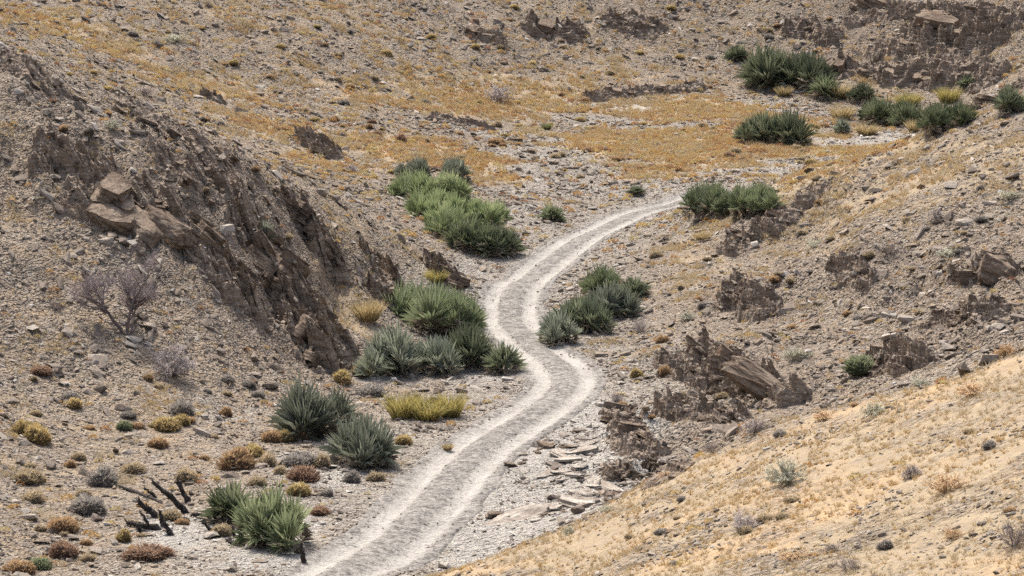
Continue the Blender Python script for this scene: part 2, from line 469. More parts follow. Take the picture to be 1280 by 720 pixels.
M = {}
M['ground'] = ground_material()
M['rock'] = rock_material(tone=(.80, .77, .74))
M['pale'] = rock_material('pale_shelf_stone', tone=(1.45, 1.62, 1.80))
M['bed'] = rock_material('bedrock', (R(-15), R(35), 0))
M['stone'] = stone_material()
M['boulder'] = boulder_material()

# ------------------------------------------------------------------ ground: one sheet to the horizon
def ground_sheet():
    th = np.r_[R(-80), R(-50), R(-30), R(-20), R(-15), np.linspace(R(-12.2), R(12.2), 860), R(15), R(20), R(30), R(50), R(80)]
    ys = [0.0, 4, 9, 15, 22, 29, 36, 42]
    y = 46.0
    while y < 292:
        ys.append(y); y += .0016 * y
    ys += [293, 297, 303, 312, 325, 345, 380, 440, 560, 800, 1300, 2200]
    ys = np.array(ys)
    # fan apex well behind the viewer so that the first rows still have width
    TH, YY = np.meshgrid(np.tan(th), ys)
    X = TH * (YY + 3.0); Y = YY - 0.0
    X0 = np.clip(X, -2500, 2500)
    Z = ground_h(X0, Y)
    td = track_dist(X0, Y)
    Z = Z - .20 * sstep(1.9, 1.45, td)
    nr, nc = X.shape
    idx = np.arange(nr * nc).reshape(nr, nc)
    F = np.stack([idx[:-1, :-1], idx[:-1, 1:], idx[1:, 1:], idx[1:, :-1]], -1).reshape(-1, 4)
    x, yv = X0.ravel(), Y.ravel()
    gu = GULLY(x, yv)
    g = np.maximum(GOLD(x, yv) * (1 - .95 * sstep(.25, .7, gu)), near_slope(x, yv) * .95)
    s = np.maximum(np.maximum(WASH(x, yv), .48 * sstep(.3, .8, gu)), .38 * sstep(3.2, 1.7, td.ravel()))
    rk = ROCK(x, yv)
    floorness = sstep(9.0, 3.0, td.ravel()) * (1 - near_slope(x, yv)) * sstep(2.2, .6, base_h(x, yv) - np.maximum(0, (yv - 140)) * .045)
    me = new_mesh('ground', np.c_[x, yv, Z.ravel()], F, M['ground'], {'gold': g, 'sand': s, 'rocky': rk * (1 - g * .5), 'bed': np.maximum(floorness * .8, sstep(.2, .6, gu) * .9)}, True)
    o = link('ground', me); o['kind'] = 'structure'
ground_sheet()
# ------------------------------------------------------------------ the track: a ribbon of dust and gravel with two wheel ruts
def track_material():
    k = NT_('track_dust')
    P = k.coord()
    u = k.attr('across')
    wob = k.math('MULTIPLY', k.math('SUBTRACT', k.noise(P, .6, 5, .65), .5), .50)
    au = k.math('ABSOLUTE', k.math('ADD', u, wob))
    d = k.math('ABSOLUTE', k.math('SUBTRACT', au, .98))
    rut = k.math('ADD', k.remap(d, .58, .20, -.35, 1.10), k.math('MULTIPLY', k.math('SUBTRACT', k.noise(P, 2.6, 6, .74), .5), 1.7), True)
    rut = k.math('MULTIPLY', rut, k.remap(k.noise(P, .33, 4, .65), .34, .58, .62, 1.0))
    t = grain(k, P)
    fine = k.noise(P, 7.0, 4, .65)
    dust = k.mix(k.remap(fine, .3, .7), (.305, .283, .246), (.395, .369, .326))
    dust = k.mix(k.remap(t, .42, .30, 0, .7), dust, (.22, .20, .175))
    gravel = k.ramp(t, [(.2, (.058, .052, .046)), (.42, (.148, .135, .119)), (.6, (.205, .188, .166)), (.85, (.33, .305, .27))])
    gravel = k.mix(k.remap(k.noise(P, 1.4, 4, .6), .45, .7, 0, .35), gravel, (.265, .242, .208))
    col = k.mix(rut, gravel, dust)
    nb = k.bump(k.vor(P, 8.0), .6, .06)
    nb = k.bump(fine, .4, .04, nb)
    return k.done(col, nb)
def build_track():
    nu = 41
    uu = np.linspace(-1, 1, nu)
    s = ss
    hw = 1.85 + .28 * fbm(s, s * 0 + 3.1, 2.6, 3, 71)
    hw *= sstep(LEN, LEN - 9, s) * .8 + .2
    off = uu[None] * hw[:, None]
    X = TRK[:, :1] + TN[:, :1] * off; Y = TRK[:, 1:] + TN[:, 1:] * off
    rut = np.exp(-((np.abs(off) - .98) / .34) ** 2)
    Z = ground_h(X, Y) + .03 - .11 * rut + .06 * np.exp(-(off / .45) ** 2) + .012 * fbm(X, Y, .35, 2, 72)
    Z -= .10 * (np.abs(uu)[None] > .97)
    idx = np.arange(X.size).reshape(X.shape)
    F = np.stack([idx[:-1, :-1], idx[:-1, 1:], idx[1:, 1:], idx[1:, :-1]], -1).reshape(-1, 4)
    me = new_mesh('dirt_track', np.c_[X.ravel(), Y.ravel(), Z.ravel()], F, track_material(), {'across': off.ravel()}, True)
    o = link('dirt_track', me); o['kind'] = 'structure'
build_track()

# ------------------------------------------------------------------ placing
def at(px, py, lift=0.0):
    x, y = march([px], [py], ground_h, 45, 300, .15)
    x, y = float(x[0]), float(y[0])
    return Vector((x, y, float(ground_h(np.array([x]), np.array([y]))[0]) + lift))
def mpp(p):                      # metres per photo pixel at a point
    return project(p[0], p[1], p[2])[2] / FPX
def normals(X, Y, e=.35):
    gxx = (ground_h(X + e, Y) - ground_h(X - e, Y)) / (2 * e); gyy = (ground_h(X, Y + e) - ground_h(X, Y - e)) / (2 * e)
    N = np.stack([-gxx, -gyy, np.ones_like(gxx)], -1)
    return N / np.linalg.norm(N, axis=-1, keepdims=True)
def frames(N, yaw):
    """rotation matrices whose z axis is N, turned by yaw"""
    a = np.stack([np.cos(yaw), np.sin(yaw), np.zeros_like(yaw)], -1)
    y = np.cross(N, a); y /= np.linalg.norm(y, axis=-1, keepdims=True)
    x = np.cross(y, N)
    return np.stack([x, y, N], -1)
def visible(X, Y, Z, lift=.15):
    n_ = 90
    t = np.linspace(.30, .995, n_)[None]
    gx_ = X[:, None] * t; gy_ = Y[:, None] * t
    gz = HC + (Z + lift - HC)[:, None] * t
    return (base_h(gx_, gy_) < gz + .05).all(1)

# ------------------------------------------------------------------ rocks
def hull_stone(seed, npts=13, sh=(1, .72, .45)):
    r = np.random.default_rng(seed)
    p = r.normal(size=(npts, 3)); p /= np.linalg.norm(p, axis=1)[:, None]
    p *= (.75 + .35 * r.random((npts, 1)))
    p = np.sign(p) * np.abs(p) ** .75
    p *= np.array(sh) * (.8 + .4 * r.random(3)) * .5
    bm = bmesh.new()
    for q in p: bm.verts.new(q)
    bmesh.ops.convex_hull(bm, input=bm.verts)
    bmesh.ops.delete(bm, geom=[v for v in bm.verts if not v.link_faces], context='VERTS')
    bmesh.ops.triangulate(bm, faces=bm.faces)
    bm.verts.index_update()
    V = np.array([v.co for v in bm.verts]); F = np.array([[v.index for v in f.verts] for f in bm.faces])
    bm.free()
    return V, F
TEMPL = [hull_stone(100 + i, 10 + i % 5, (1, .55 + .05 * (i % 7), .25 + .07 * (i % 5))) for i in range(28)] + [hull_stone(300 + i, 8, (1, .6 + .05 * (i % 6), .35 + .08 * (i % 4))) for i in range(16)]

def merge(templates, which, pos, Rm, scl, tint):
    Vs, Fs, Ts, base = [], [], [], 0
    for ti, tv in enumerate(templates):
        V, F = tv[0], tv[1]
        vt = tv[2] if len(tv) > 2 else None
        k = np.nonzero(which == ti)[0]
        if not len(k): continue
        w = np.einsum('nij,nvj->nvi', Rm[k], V[None] * scl[k][:, None, :]) + pos[k][:, None, :]
        Vs.append(w.reshape(-1, 3))
        Fs.append((F[None] + (np.arange(len(k)) * len(V))[:, None, None]).reshape(-1, 3) + base)
        t = np.repeat(tint[k], len(V))
        if vt is not None: t = np.clip(t + np.tile(vt, len(k)), 0, 1)
        Ts.append(t)
        base += len(k) * len(V)
    return np.concatenate(Vs), np.concatenate(Fs), np.concatenate(Ts)

def scatter_points(n_, y0=47, y1=288):
    # uniform over the ground inside a wedge a little wider than the view
    u = RNG.random(n_)
    Y = np.sqrt(y0 ** 2 + u * (y1 ** 2 - y0 ** 2))
    X = (RNG.random(n_) * 2 - 1) * (.193 * Y + 2.0)
    m_ = int(n_ * .10)                       # and the near flanks, a little beyond the view
    Y2 = RNG.uniform(47, 112, m_)
    X2 = np.where(RNG.random(m_) < .7, 1, -1) * (.193 * Y2 + 2.0 + RNG.random(m_) * 13)
    return np.r_[X, X2], np.r_[Y, Y2]

BIG = []
def rubble():
    X, Y = scatter_points(860000)
    td = track_dist(X, Y); nr = near_slope(X, Y); rk = ROCK(X, Y); ws = WASH(X, Y); gu = GULLY(X, Y); gd = GOLD(X, Y) * (1 - gu)
    up = sstep(.4, 2.0, base_h(X, Y) - np.maximum(0, (Y - 140)) * .045)
    s = .078 * RNG.random(len(X)) ** (-1 / 2.5)
    s = np.minimum(s, .75)
    clus = sstep(-.5, .6, fbm(X, Y, 3.2, 3, 81))
    clus = clus * .6 + .4 * sstep(-.2, .5, fbm(X * .9 + Y * .3, Y * .35, 7.0, 3, 88))
    dens = (.20 + 1.0 * clus) * (1 - nr * (.93 - .60 * sstep(.0, .5, fbm(X, Y * .7, 3.0, 4, 85)))) * (1 - .5 * gd) * (1 - .80 * np.minimum(ws, 1) * sstep(-.35, .25, fbm(X, Y, 1.8, 3, 87))) * (.65 + .35 * up) * (1 + .6 * rk + .5 * gu)
    dens *= np.where(td < 1.9, np.where((np.abs(td - 1.0) < .38), .03, .9), 1.0)
    s = np.where(td < 1.9, np.minimum(s, .15), s)
    s = np.where(nr > .5, np.minimum(s * .8, .20), s)
    s = np.where((up < .5), np.minimum(s, .6), s)
    px = Y / 2904.0
    keep = (RNG.random(len(X)) < dens) & (s > 1.7 * px)
    X, Y, s, td, up = X[keep], Y[keep], s[keep], td[keep], up[keep]
    Z = ground_h(X, Y)
    N = normals(X, Y)
    N = N + RNG.normal(size=N.shape) * np.array([.22, .22, .05]) + np.array([.16, -.03, .0])
    N /= np.linalg.norm(N, axis=1)[:, None]
    Rm = frames(N, RNG.random(len(X)) * 6.283)
    scl = s[:, None] * (1 + RNG.normal(size=(len(X), 3)) * .14) * np.array([1.15, 1.1, 1.05])
    pos = np.c_[X, Y, Z + .10 * s]
    wsk = WASH(X, Y)
    which = np.where(s > 5 * Y / 2904.0, RNG.integers(0, 28, len(X)), RNG.integers(28, 44, len(X)))
    tint = np.clip(RNG.normal(.47, .20, len(X)), 0, 1)
    tint = np.where(RNG.random(len(X)) < .015, .88 + .12 * RNG.random(len(X)), tint)
    tint = np.where((wsk > .45) & (RNG.random(len(X)) < .6), np.clip(tint + .35, 0, 1), tint)
    # the stones that show largest become objects of their own
    vis = visible(X, Y, Z); u, v, d = project(X, Y, Z)
    inn = vis & (u > 4) & (u < 1276) & (v > 4) & (v < 712)
    show = np.where(inn, s / d, 0)
    order = np.argsort(-show)[:280]
    for k in order: BIG.append((pos[k], Rm[k], scl[k], int(which[k]), u[k], v[k], nr[keep][k] if len(nr) != len(X) else nr[k]))
    m = np.ones(len(X), bool); m[order] = False
    V, F, T = merge(TEMPL, which[m], pos[m], Rm[m], scl[m], tint[m])
    o = link('rubble', new_mesh('rubble', V, F, M['stone'], {'tint': T})); o['kind'] = 'stuff'
    print('stones', m.sum(), 'tris', len(F))
rubble()

STONE_ME = [new_mesh('loose_stone', V, F, M['boulder']) for V, F in TEMPL]
def stone_label(u, v, nr):
    if nr > .5: return 'small angular grey stone lying in the dry golden grass of the near slope', 'stones in the golden grass'
    if v < 175: return 'brownish grey stone lying on the far hillside above the golden flat', 'stones on the far hillside'
    if u < 560 and v < 470: return 'angular grey brown stone lying on the debris slope around the dark crags', 'stones on the crag slope'
    if u < 520: return 'grey stone lying on the gravel fan among yellow cushion plants', 'stones on the gravel fan'
    if u > 740: return 'angular grey stone lying on the stony hill east of the track', 'stones on the hill east of the track'
    return 'grey stone lying on the gravel beside the winding track', 'stones beside the track'
for (p, rm, sc, w, u, v, nr) in BIG:
    o = link('loose_stone', STONE_ME[w])
    mt = Matrix([list(rm[i]) for i in range(3)]).to_4x4()
    o.matrix_world = Matrix.Translation(Vector(p)) @ mt @ Matrix.Diagonal((*[float(q) for q in sc], 1))
    lab, grp = stone_label(u, v, nr)
    tag(o, lab, 'stone', grp)

def layered_block(seed, layers=6, na=48):
    """a block of bedded rock: stacked plates with angular, broken outlines and ledges, as one closed mesh of about unit radius and unit height"""
    r = np.random.default_rng(seed)
    th = np.linspace(0, 2 * math.pi, na, endpoint=False)
    m = r.integers(5, 9)
    ta = np.sort((np.arange(m) + r.random(m) * .8) * 2 * math.pi / m)
    dd = .55 + .45 * r.random(m)
    rings, z = [], 0.0
    hs = r.random(layers) ** 1.6 + .18; hs /= hs.sum()
    for L in range(layers):
        d2 = dd * (1 + r.normal(size=m) * .13) * (1 - .28 * (L / layers) * r.random())
        rr = np.full(na, 9.0)
        for a, d in zip(ta + r.normal(size=m) * .10, d2):
            c = np.cos(th - a); rr = np.where(c > .15, np.minimum(rr, d / np.maximum(c, .15)), rr)
        rr = np.minimum(rr, 1.3)
        for _ in range(r.integers(1, 4)):           # bites broken out of the edge
            i0, wd = r.integers(0, na), r.integers(2, 6)
            rr[(i0 + np.arange(wd)) % na] *= r.uniform(.74, .93)
        rr *= 1 + .012 * r.normal(size=na)
        ox, oy = r.normal(size=2) * .07
        tz = r.normal(size=2) * .03
        for e in (0.0, .96):
            x, y = rr * np.cos(th) + ox, rr * np.sin(th) + oy
            rings.append(np.c_[x * (1 - .02 * e), y * (1 - .02 * e), z + hs[L] * e + x * tz[0] + y * tz[1] + r.normal(size=na) * .004])
        z += hs[L]
    V = [np.array([[0, 0, -.02]])]
    low = rings[0].copy(); low[:, :2] *= .5; V.append(low)
    V += rings
    top = rings[-1].copy(); top[:, :2] *= .6; top[:, 2] += r.normal() * .02; V.append(top)
    V.append(np.array([[0, 0, z + .01]]))
    nring = len(V) - 2
    V = np.concatenate(V); V[:, 2] -= .5
    F = []
    for i in range(na):
        j = (i + 1) % na
        F.append((0, 1 + j, 1 + i))
        for q in range(nring - 1):
            a = 1 + q * na
            F += [(a + i, a + j, a + na + j), (a + i, a + na + j, a + na + i)]
        a = 1 + (nring - 1) * na
        F.append((a + i, a + j, len(V) - 1))
    return new_mesh('rock_slab', V, np.array(F), M['rock'])
def rough_block(seed):
    """one massive weathered block: a faceted hull, subdivided and roughened, with a flat bedded top"""
    r = np.random.default_rng(seed)
    bm = bmesh.new()
    for i in range(34):
        p = r.uniform(-1, 1, 3); p = p / np.max(np.abs(p)) * r.uniform(.72, 1.0)
        bm.verts.new((p[0], p[1], p[2] * .5))
    bmesh.ops.convex_hull(bm, input=bm.verts)
    bmesh.ops.delete(bm, geom=[v for v in bm.verts if not v.link_faces], context='VERTS')
    for _ in range(4):
        bmesh.ops.subdivide_edges(bm, edges=[e for e in bm.edges if e.calc_length() > .11], cuts=1, use_grid_fill=True)
    bmesh.ops.triangulate(bm, faces=bm.faces)
    bm.verts.index_update()
    V = np.array([v.co for v in bm.verts]); F = np.array([[v.index for v in f.verts] for f in bm.faces]); bm.free()
    n_ = V / np.linalg.norm(V * np.array([1, 1, 2]), axis=1)[:, None]
    led = np.floor((V[:, 2] + .06 * perlin(V[:, 0] * 2, V[:, 1] * 2, seed)) * 7)
    k = .07 * perlin(led * 3.7, V[:, 0] * 1.3 + V[:, 1] * 1.7, seed + 1) + .07 * fbm(V[:, 0] + V[:, 2] * 1.7, V[:, 1] - V[:, 2] * 1.3, .45, 4, seed + 2)
    V = V + n_ * k[:, None]
    return new_mesh('rock_slab', V, F, M['rock'])
ROUGH = [rough_block(900 + i) for i in range(4)]
BLOCKS = [layered_block(500 + i, 2 + i % 5) for i in range(20)]

def cells(u, v, seed):
    """random number of the nearest cell of a jittered grid: blocks between joints"""
    iu, iv = np.floor(u).astype(np.int64), np.floor(v).astype(np.int64)
    bd = np.full(u.shape, 9.0); bi = np.zeros(u.shape)
    for a in (-1, 0, 1):
        for b in (-1, 0, 1):
            h = ((iu + a) * 73856093 ^ (iv + b) * 19349663 ^ seed * 83492791) & 0x7fffffff
            h = ((h ^ (h >> 15)) * 2246822519) & 0x7fffffff; h = h ^ (h >> 13)
            du, dv = (h & 1023) / 1023.0, ((h >> 10) & 1023) / 1023.0
            d = (iu + a + du - u) ** 2 + (iv + b + dv - v) ** 2
            m = d < bd; bd = np.where(m, d, bd); bi = np.where(m, ((h >> 5) & 4095) / 4095.0, bi)
    return bi
def saw(t):
    f = t - np.floor(t)
    return np.where(f < .10, f / .10, 1 - (f - .10) / .90)
CRAG_PTS = []
def crag(root, c, line, amp, period, seed, tr=-50):
    """jagged bedrock: ribs of tilted beds with steep broken edges, cut into blocks by joints, rooted in the slope"""
    x0 = min(p[0] - p[2] * 1.5 for p in line); x1 = max(p[0] + p[2] * 1.5 for p in line)
    y0 = min(p[1] - p[2] * 1.7 for p in line); y1 = max(p[1] + p[2] * 1.7 for p in line)
    res = max(.075, .5 * (y0 + y1) * .00058)
    X, Y = np.meshgrid(np.arange(x0, x1, res), np.arange(y0, y1, res))
    d = np.full(X.shape, 9.0)
    for a, b in zip(line[:-1], line[1:]):
        for f in np.linspace(0, 1, 9):
            px, py, r = (a[i] + (b[i] - a[i]) * f for i in range(3))
            d = np.minimum(d, np.hypot(X - px, (Y - py) * .8) / r)
    d = d + .48 * fbm(X, Y, 2.4, 5, seed, .6)
    env = sstep(1.05, .45, d)
    ca, sa = math.cos(R(tr)), math.sin(R(tr))
    u = X * ca + Y * sa; v = -X * sa + Y * ca
    w = fbm(X, Y, 2.6, 3, seed + 3) * .45
    c1 = cells(u / (period * 1.9) + w * .5, v / period + w, seed); c2 = cells(u / (period * .8), v / (period * .55) + w, seed + 1)
    t = v / period + w + c1 * .8
    c3 = cells(u / (period * .42) + 7, v / (period * .34) + w, seed + 2)
    h = .68 * saw(t) * (.25 + c1) + .26 * saw(t * 2.6 + c2) * (.3 + c2) + .46 * (c1 - .4) + .32 * (c2 - .5) + .20 * (c3 - .5) + .10 * fbm(X, Y, .5, 3, seed + 5)
    h = env * amp * (h + .15)
    lean = h * .30
    Xs, Ys = X + sa * lean * -1 * -1, Y - ca * lean
    Z = ground_h(X, Y) + h - .35 * sstep(.25, 0, env)
    pick = np.nonzero((env.ravel() > .04) & (RNG.random(X.size) < res * res * 9))[0]
    CRAG_PTS.append(np.c_[Xs.ravel()[pick], Ys.ravel()[pick], Z.ravel()[pick]])
    idx = np.arange(X.size).reshape(X.shape)
    keep = (env[:-1, :-1] + env[1:, 1:] + env[:-1, 1:] + env[1:, :-1]) > .0
    F = np.stack([idx[:-1, :-1], idx[:-1, 1:], idx[1:, 1:], idx[1:, :-1]], -1)[keep]
    used = np.unique(F); mp = np.zeros(X.size, np.int64); mp[used] = np.arange(len(used))
    V = np.c_[Xs.ravel(), Ys.ravel(), Z.ravel()][used] - np.array(c)
    link('bedrock', new_mesh('bedrock', V, mp[F], M['bed']), root)

def outcrop(label, spots, size, group=None, dip=38, az=22, n=9, seed=0, flat=.42, long=1.5, sink=.25, ter=.35, name='rock_outcrop', bed=1.0, tr=-50, hero=(), pale=False):
    """spots: photo points along the outcrop; slabs of bedded rock are set into the slope along them"""
    r = random.Random(seed * 7 + len(label))
    size0 = size; n = min(int(n * 3.6 + 2), 70) if bed > .9 else int(n * 2.6 + 2); size = size * (.33 if size < 2.2 else .30)
    pts = []
    for i in range(n):
        t = (i + r.random() * .7) / n * (len(spots) - 1)
        k = min(int(t), len(spots) - 2) if len(spots) > 1 else 0
        f = t - k
        a = spots[k]; b = spots[min(k + 1, len(spots) - 1)]
        w = a[2] + (b[2] - a[2]) * f
        pts.append((a[0] + (b[0] - a[0]) * f + r.uniform(-1, 1) * w, a[1] + (b[1] - a[1]) * f + r.uniform(-1, 1) * w * .8))
    ps = [at(*p) for p in pts]
    c = sum(ps, Vector()) / len(ps); c.z = min(p.z for p in ps)
    root = thing(name, label, 'rock outcrop' if name == 'rock_outcrop' else 'rock', c, 0, group)
    if bed > 0:
        line = []
        for q in spots:
            g = at(q[0], q[1]); line.append((g.x, g.y, q[2] * mpp(g) * 1.25 + .55 * size0 ** .7))
        if len(line) == 1: line.append(line[0])
        crag(root, c, line, bed * .82 * size0 ** .8, .70 * size0 ** .6, seed * 31 + 7, tr)
    for i, p in enumerate(ps):
        s = size * (r.uniform(1.1, 2.1) if i % 7 == 0 else r.uniform(.3, 1.0))
        d = R(dip + r.gauss(0, 11)); a = R(az + r.gauss(0, 16))
        nz = Vector((math.sin(d) * math.cos(a), math.sin(d) * math.sin(a), math.cos(d)))
        tn = Vector(normals(np.array([p.x]), np.array([p.y]), 1.2)[0]); nz = (nz * (1 - ter) + tn * ter).normalized()
        q = nz.to_track_quat('Z', 'Y').to_matrix().to_4x4() @ Matrix.Rotation(r.uniform(0, 6.28), 4, 'Z')
        th_ = s * flat * r.uniform(.6, 1.4)
        o = link('rock_slab', BLOCKS[r.randrange(len(BLOCKS))], root)
        o.location = p - c + Vector((0, 0, th_ * (.5 - sink) * .6))
        o.rotation_euler = q.to_euler()
        o.scale = (s * r.uniform(.8, long), s * r.uniform(.5, .9), th_ * 2)
        if pale:
            o.material_slots[0].link = 'OBJECT'; o.material_slots[0].material = M['pale']
    for (hx, hy, sx, sy, th, hd, ha, yaw, lift, tmpl) in hero:
        p = at(hx, hy)
        d, a = R(hd), R(ha)
        nz = Vector((math.sin(d) * math.cos(a), math.sin(d) * math.sin(a), math.cos(d)))
        q = nz.to_track_quat('Z', 'Y').to_matrix().to_4x4() @ Matrix.Rotation(R(yaw), 4, 'Z')
        o = link('rock_slab', ROUGH[tmpl % 4], root); o.location = p - c + Vector((0, 0, lift)); o.rotation_euler = q.to_euler(); o.scale = (sx, sy, th)
    return root

OUT = [
 ('broad overhanging ledge of brown rock with a deep shadow beneath, highest on the debris slope', [(140,248,6),(205,262,6)], 1.9, dict(n=4, dip=16, az=-60, flat=.42, sink=.1, bed=.5, hero=[(178,284,2.0,1.5,1.7,24,-35,20,.05,4),(205,286,1.3,1.1,1.4,26,-25,70,.0,9),(148,274,1.4,1.1,1.2,26,-45,10,.0,6)])),
 ('tilted stack of thin grey slabs just uphill of the overhanging ledge', [(62,190,8),(125,222,8)], 1.25, dict(n=9, flat=.3)),
 ('low row of grey slabs at the foot of the overhanging ledge', [(95,240,6),(125,262,5)], .8, dict(bed=0.70, n=5, flat=.35)),
 ('jagged crag of brown slabs nearest the bare tree', [(235,290,12),(300,360,16)], 1.45, dict(n=16, flat=.55, az=35)),
 ('tallest dark crag with near vertical faces above the gravel fan', [(320,300,12),(372,390,20)], 1.9, dict(n=20, flat=.6, dip=46, az=40, sink=.12)),
 ('dark lower crag dropping to the yellow cushions at the edge of the fan', [(375,385,14),(408,455,15)], 1.8, dict(n=18, flat=.55, dip=46, az=45, sink=.15)),
 ('ridge of broken dark slabs running down the spur behind the tallest crag', [(365,262,8),(420,330,8)], 1.5, dict(n=12, dip=46, flat=.6, az=35)),
 ('leaning dark fin of rock beside the palms near the spur foot', [(470,335,6),(494,378,7)], 1.7, dict(n=5, dip=55, flat=.5)),
 ('dark rock knob at the very foot of the spur by the track bend', [(548,338,5),(565,352,5)], 1.35, dict(n=4, flat=.6)),
 ('small dark slabs breaking the crest of the spur', [(385,175,8),(415,195,8)], 1.1, dict(n=6)),
 ('black boulder cluster on the upper spur crest', [(255,118,4),(270,126,4)], .75, dict(n=3, flat=.6)),
 ('scattered thin slabs on the upper spur slope below the crest', [(150,130,12),(290,215,22)], .8, dict(bed=0.55, n=14, flat=.3)),
 ('line of flat slabs weathering out at the upper edge of the debris slope', [(10,75,8),(70,115,10)], .9, dict(bed=0.50, n=8, flat=.3)),
 ('broken slabs between the overhanging ledge and the spur crest', [(215,215,16),(300,255,14)], .9, dict(bed=0.80, n=11, flat=.35)),
 ('fan of dark upended slabs with one long slab pointing at the near slope', [(870,450,18),(925,478,22)], 1.65, dict(bed=0.72, tr=-67, n=15, flat=.6, dip=42, az=30, sink=.1)),
 ('long dark slab leaning downhill at the end of the upended fan', [(945,478,6),(985,500,5)], 1.9, dict(bed=0.6, tr=-66, n=4, flat=.36, dip=32, long=2.0, hero=[(965,494,2.3,.75,1.2,34,-15,90,.2,4),(930,470,1.6,.6,.9,36,-10,85,.2,9)])),
 ('rubbly ledge of pale brown blocks under the upended fan', [(850,510,14),(910,520,14)], 1.0, dict(bed=0.72, tr=-67, n=8, flat=.45)),
 ('dark notch of rock standing alone halfway up the stony hill', [(925,365,8),(950,390,8)], 1.5, dict(bed=0.72, tr=-67, n=6, flat=.65, dip=55)),
 ('row of dark ledges along the nose of the stony hill above the bend', [(925,300,8),(1010,255,8)], 1.35, dict(bed=0.72, tr=-67, n=9, flat=.5)),
 ('low brown slabs beside the solitary green bush on the stony hill', [(1110,440,14),(1150,455,10)], 1.1, dict(bed=0.72, tr=-67, n=8, flat=.4)),
 ('square reddish block with thin slabs at the upper stony hill', [(1205,345,8),(1250,335,8)], 1.2, dict(bed=0.72, tr=-67, n=6, flat=.55, dip=25, hero=[(1246,345,1.1,.9,1.5,20,-20,15,.25,4)])),
 ('dark slabs with ribbed bedding below the square reddish block', [(1180,405,10),(1240,385,14)], 1.2, dict(bed=0.72, tr=-67, n=10, flat=.35)),
 ('small tilted grey slabs in the middle of the stony hill', [(1055,335,8),(1085,350,8)], 1.0, dict(bed=0.72, tr=-67, n=5, flat=.35)),
 ('jagged blocks at the toe of the stony hill beside the white wash', [(780,520,8),(800,560,12)], 1.1, dict(bed=.34, tr=-67, n=9, flat=.5)),
 ('tumbled blocks between the white wash and the near golden slope', [(770,590,12),(840,590,12)], .8, dict(bed=.3, tr=-66, n=10, flat=.45)),
 ('large overhanging dark ledge in the middle of the far hillside', [(672,38,6),(715,42,6)], 2.6, dict(bed=.55, tr=-26, ter=.75, sink=.45, n=2, flat=.55, dip=14, az=-60)),
 ('smaller rounded dark ledge west of the large ledge on the far hillside', [(592,46,4),(622,50,4)], 1.8, dict(bed=.5, tr=-26, ter=.75, sink=.45, n=2, flat=.55, dip=14, az=-60)),
 ('dark ledge near the top of the far hillside east of the large ledge', [(770,28,6),(815,36,6)], 1.9, dict(bed=.55, tr=-30, ter=.75, sink=.45, n=2, flat=.5, dip=14, az=-60)),
 ('dark ledge on the far hillside just above the dense green palms', [(995,38,6),(1040,46,6)], 1.9, dict(bed=.55, tr=-30, ter=.75, sink=.45, n=2, flat=.5, dip=18, az=-40)),
 ('undercut dark bank at the back of the white dry wash', [(738,124,3),(800,116,3),(868,110,3)], 1.6, dict(bed=.5, tr=-12, ter=.75, sink=.45, n=11, flat=.36, dip=8, az=-60, long=2.2)),
 ('short dark bank where the stony gully cuts the golden flat', [(545,150,3),(605,160,3)], 1.3, dict(bed=.5, tr=-12, ter=.75, sink=.45, n=7, flat=.34, dip=8, az=-60, long=2.0)),
 ('long undercut rock wall behind the far palms and yellow tussocks', [(1040,86,5),(1110,98,5),(1180,100,4)], 2.8, dict(bed=.55, tr=-22, ter=.75, sink=.45, n=4, flat=.5, dip=22, az=-30, long=1.8)),
 ('high dark cliff at the head of the valley with shaded faces', [(1170,36,10),(1240,48,12)], 3.6, dict(bed=.72, tr=-42, ter=.75, sink=.45, n=3, flat=.55, dip=24, az=-40)),
 ('smooth pale slabs dipping across the rocky valley head', [(1120,60,14),(1230,100,14)], 2.4, dict(bed=.5, tr=-58, n=5, flat=.22, dip=32, az=-30)),
 ('broken ledges at the skyline side of the rocky valley head', [(1080,14,10),(1270,20,10)], 2.4, dict(bed=.6, tr=-48, n=4, flat=.45, dip=26)),
 ('pale flat rock shelves in the white wash next to the track', [(690,600,14),(720,570,14),(742,540,8)], 1.7, dict(bed=0, n=9, flat=.16, dip=7, az=-80, ter=.6, sink=.62, long=2.0, pale=True)),
 ('pale flat rock shelves at the foot of the near golden slope', [(660,650,14),(710,630,14),(750,605,8)], 1.6, dict(bed=0, n=8, flat=.16, dip=7, az=-80, ter=.6, sink=.62, long=2.0, pale=True)),
 ('low dark slabs lying across the white wash beside the track', [(640,588,6),(690,556,8),(725,566,6)], .75, dict(bed=0, n=6, flat=.3, dip=12, az=-60)),
 ('scattered flat slabs at the lower end of the white wash', [(610,648,8),(690,640,10),(755,622,8)], .6, dict(bed=0, n=8, flat=.3, dip=10, az=-60)),
 ('grey stones heaped in the gully across the golden flat', [(640,170,8),(690,205,10),(700,225,8)], .8, dict(bed=0, n=9, flat=.4, dip=12, az=-60)),
 ('pale tilted slabs where the stony hill meets the valley head', [(1215,135,6),(1275,108,8)], 1.6, dict(bed=0.45, tr=-66, n=9, flat=.32)),
]
for i, (lab, sp, sz, kw) in enumerate(OUT):
    outcrop(lab, sp, sz, seed=i + 1, **kw)

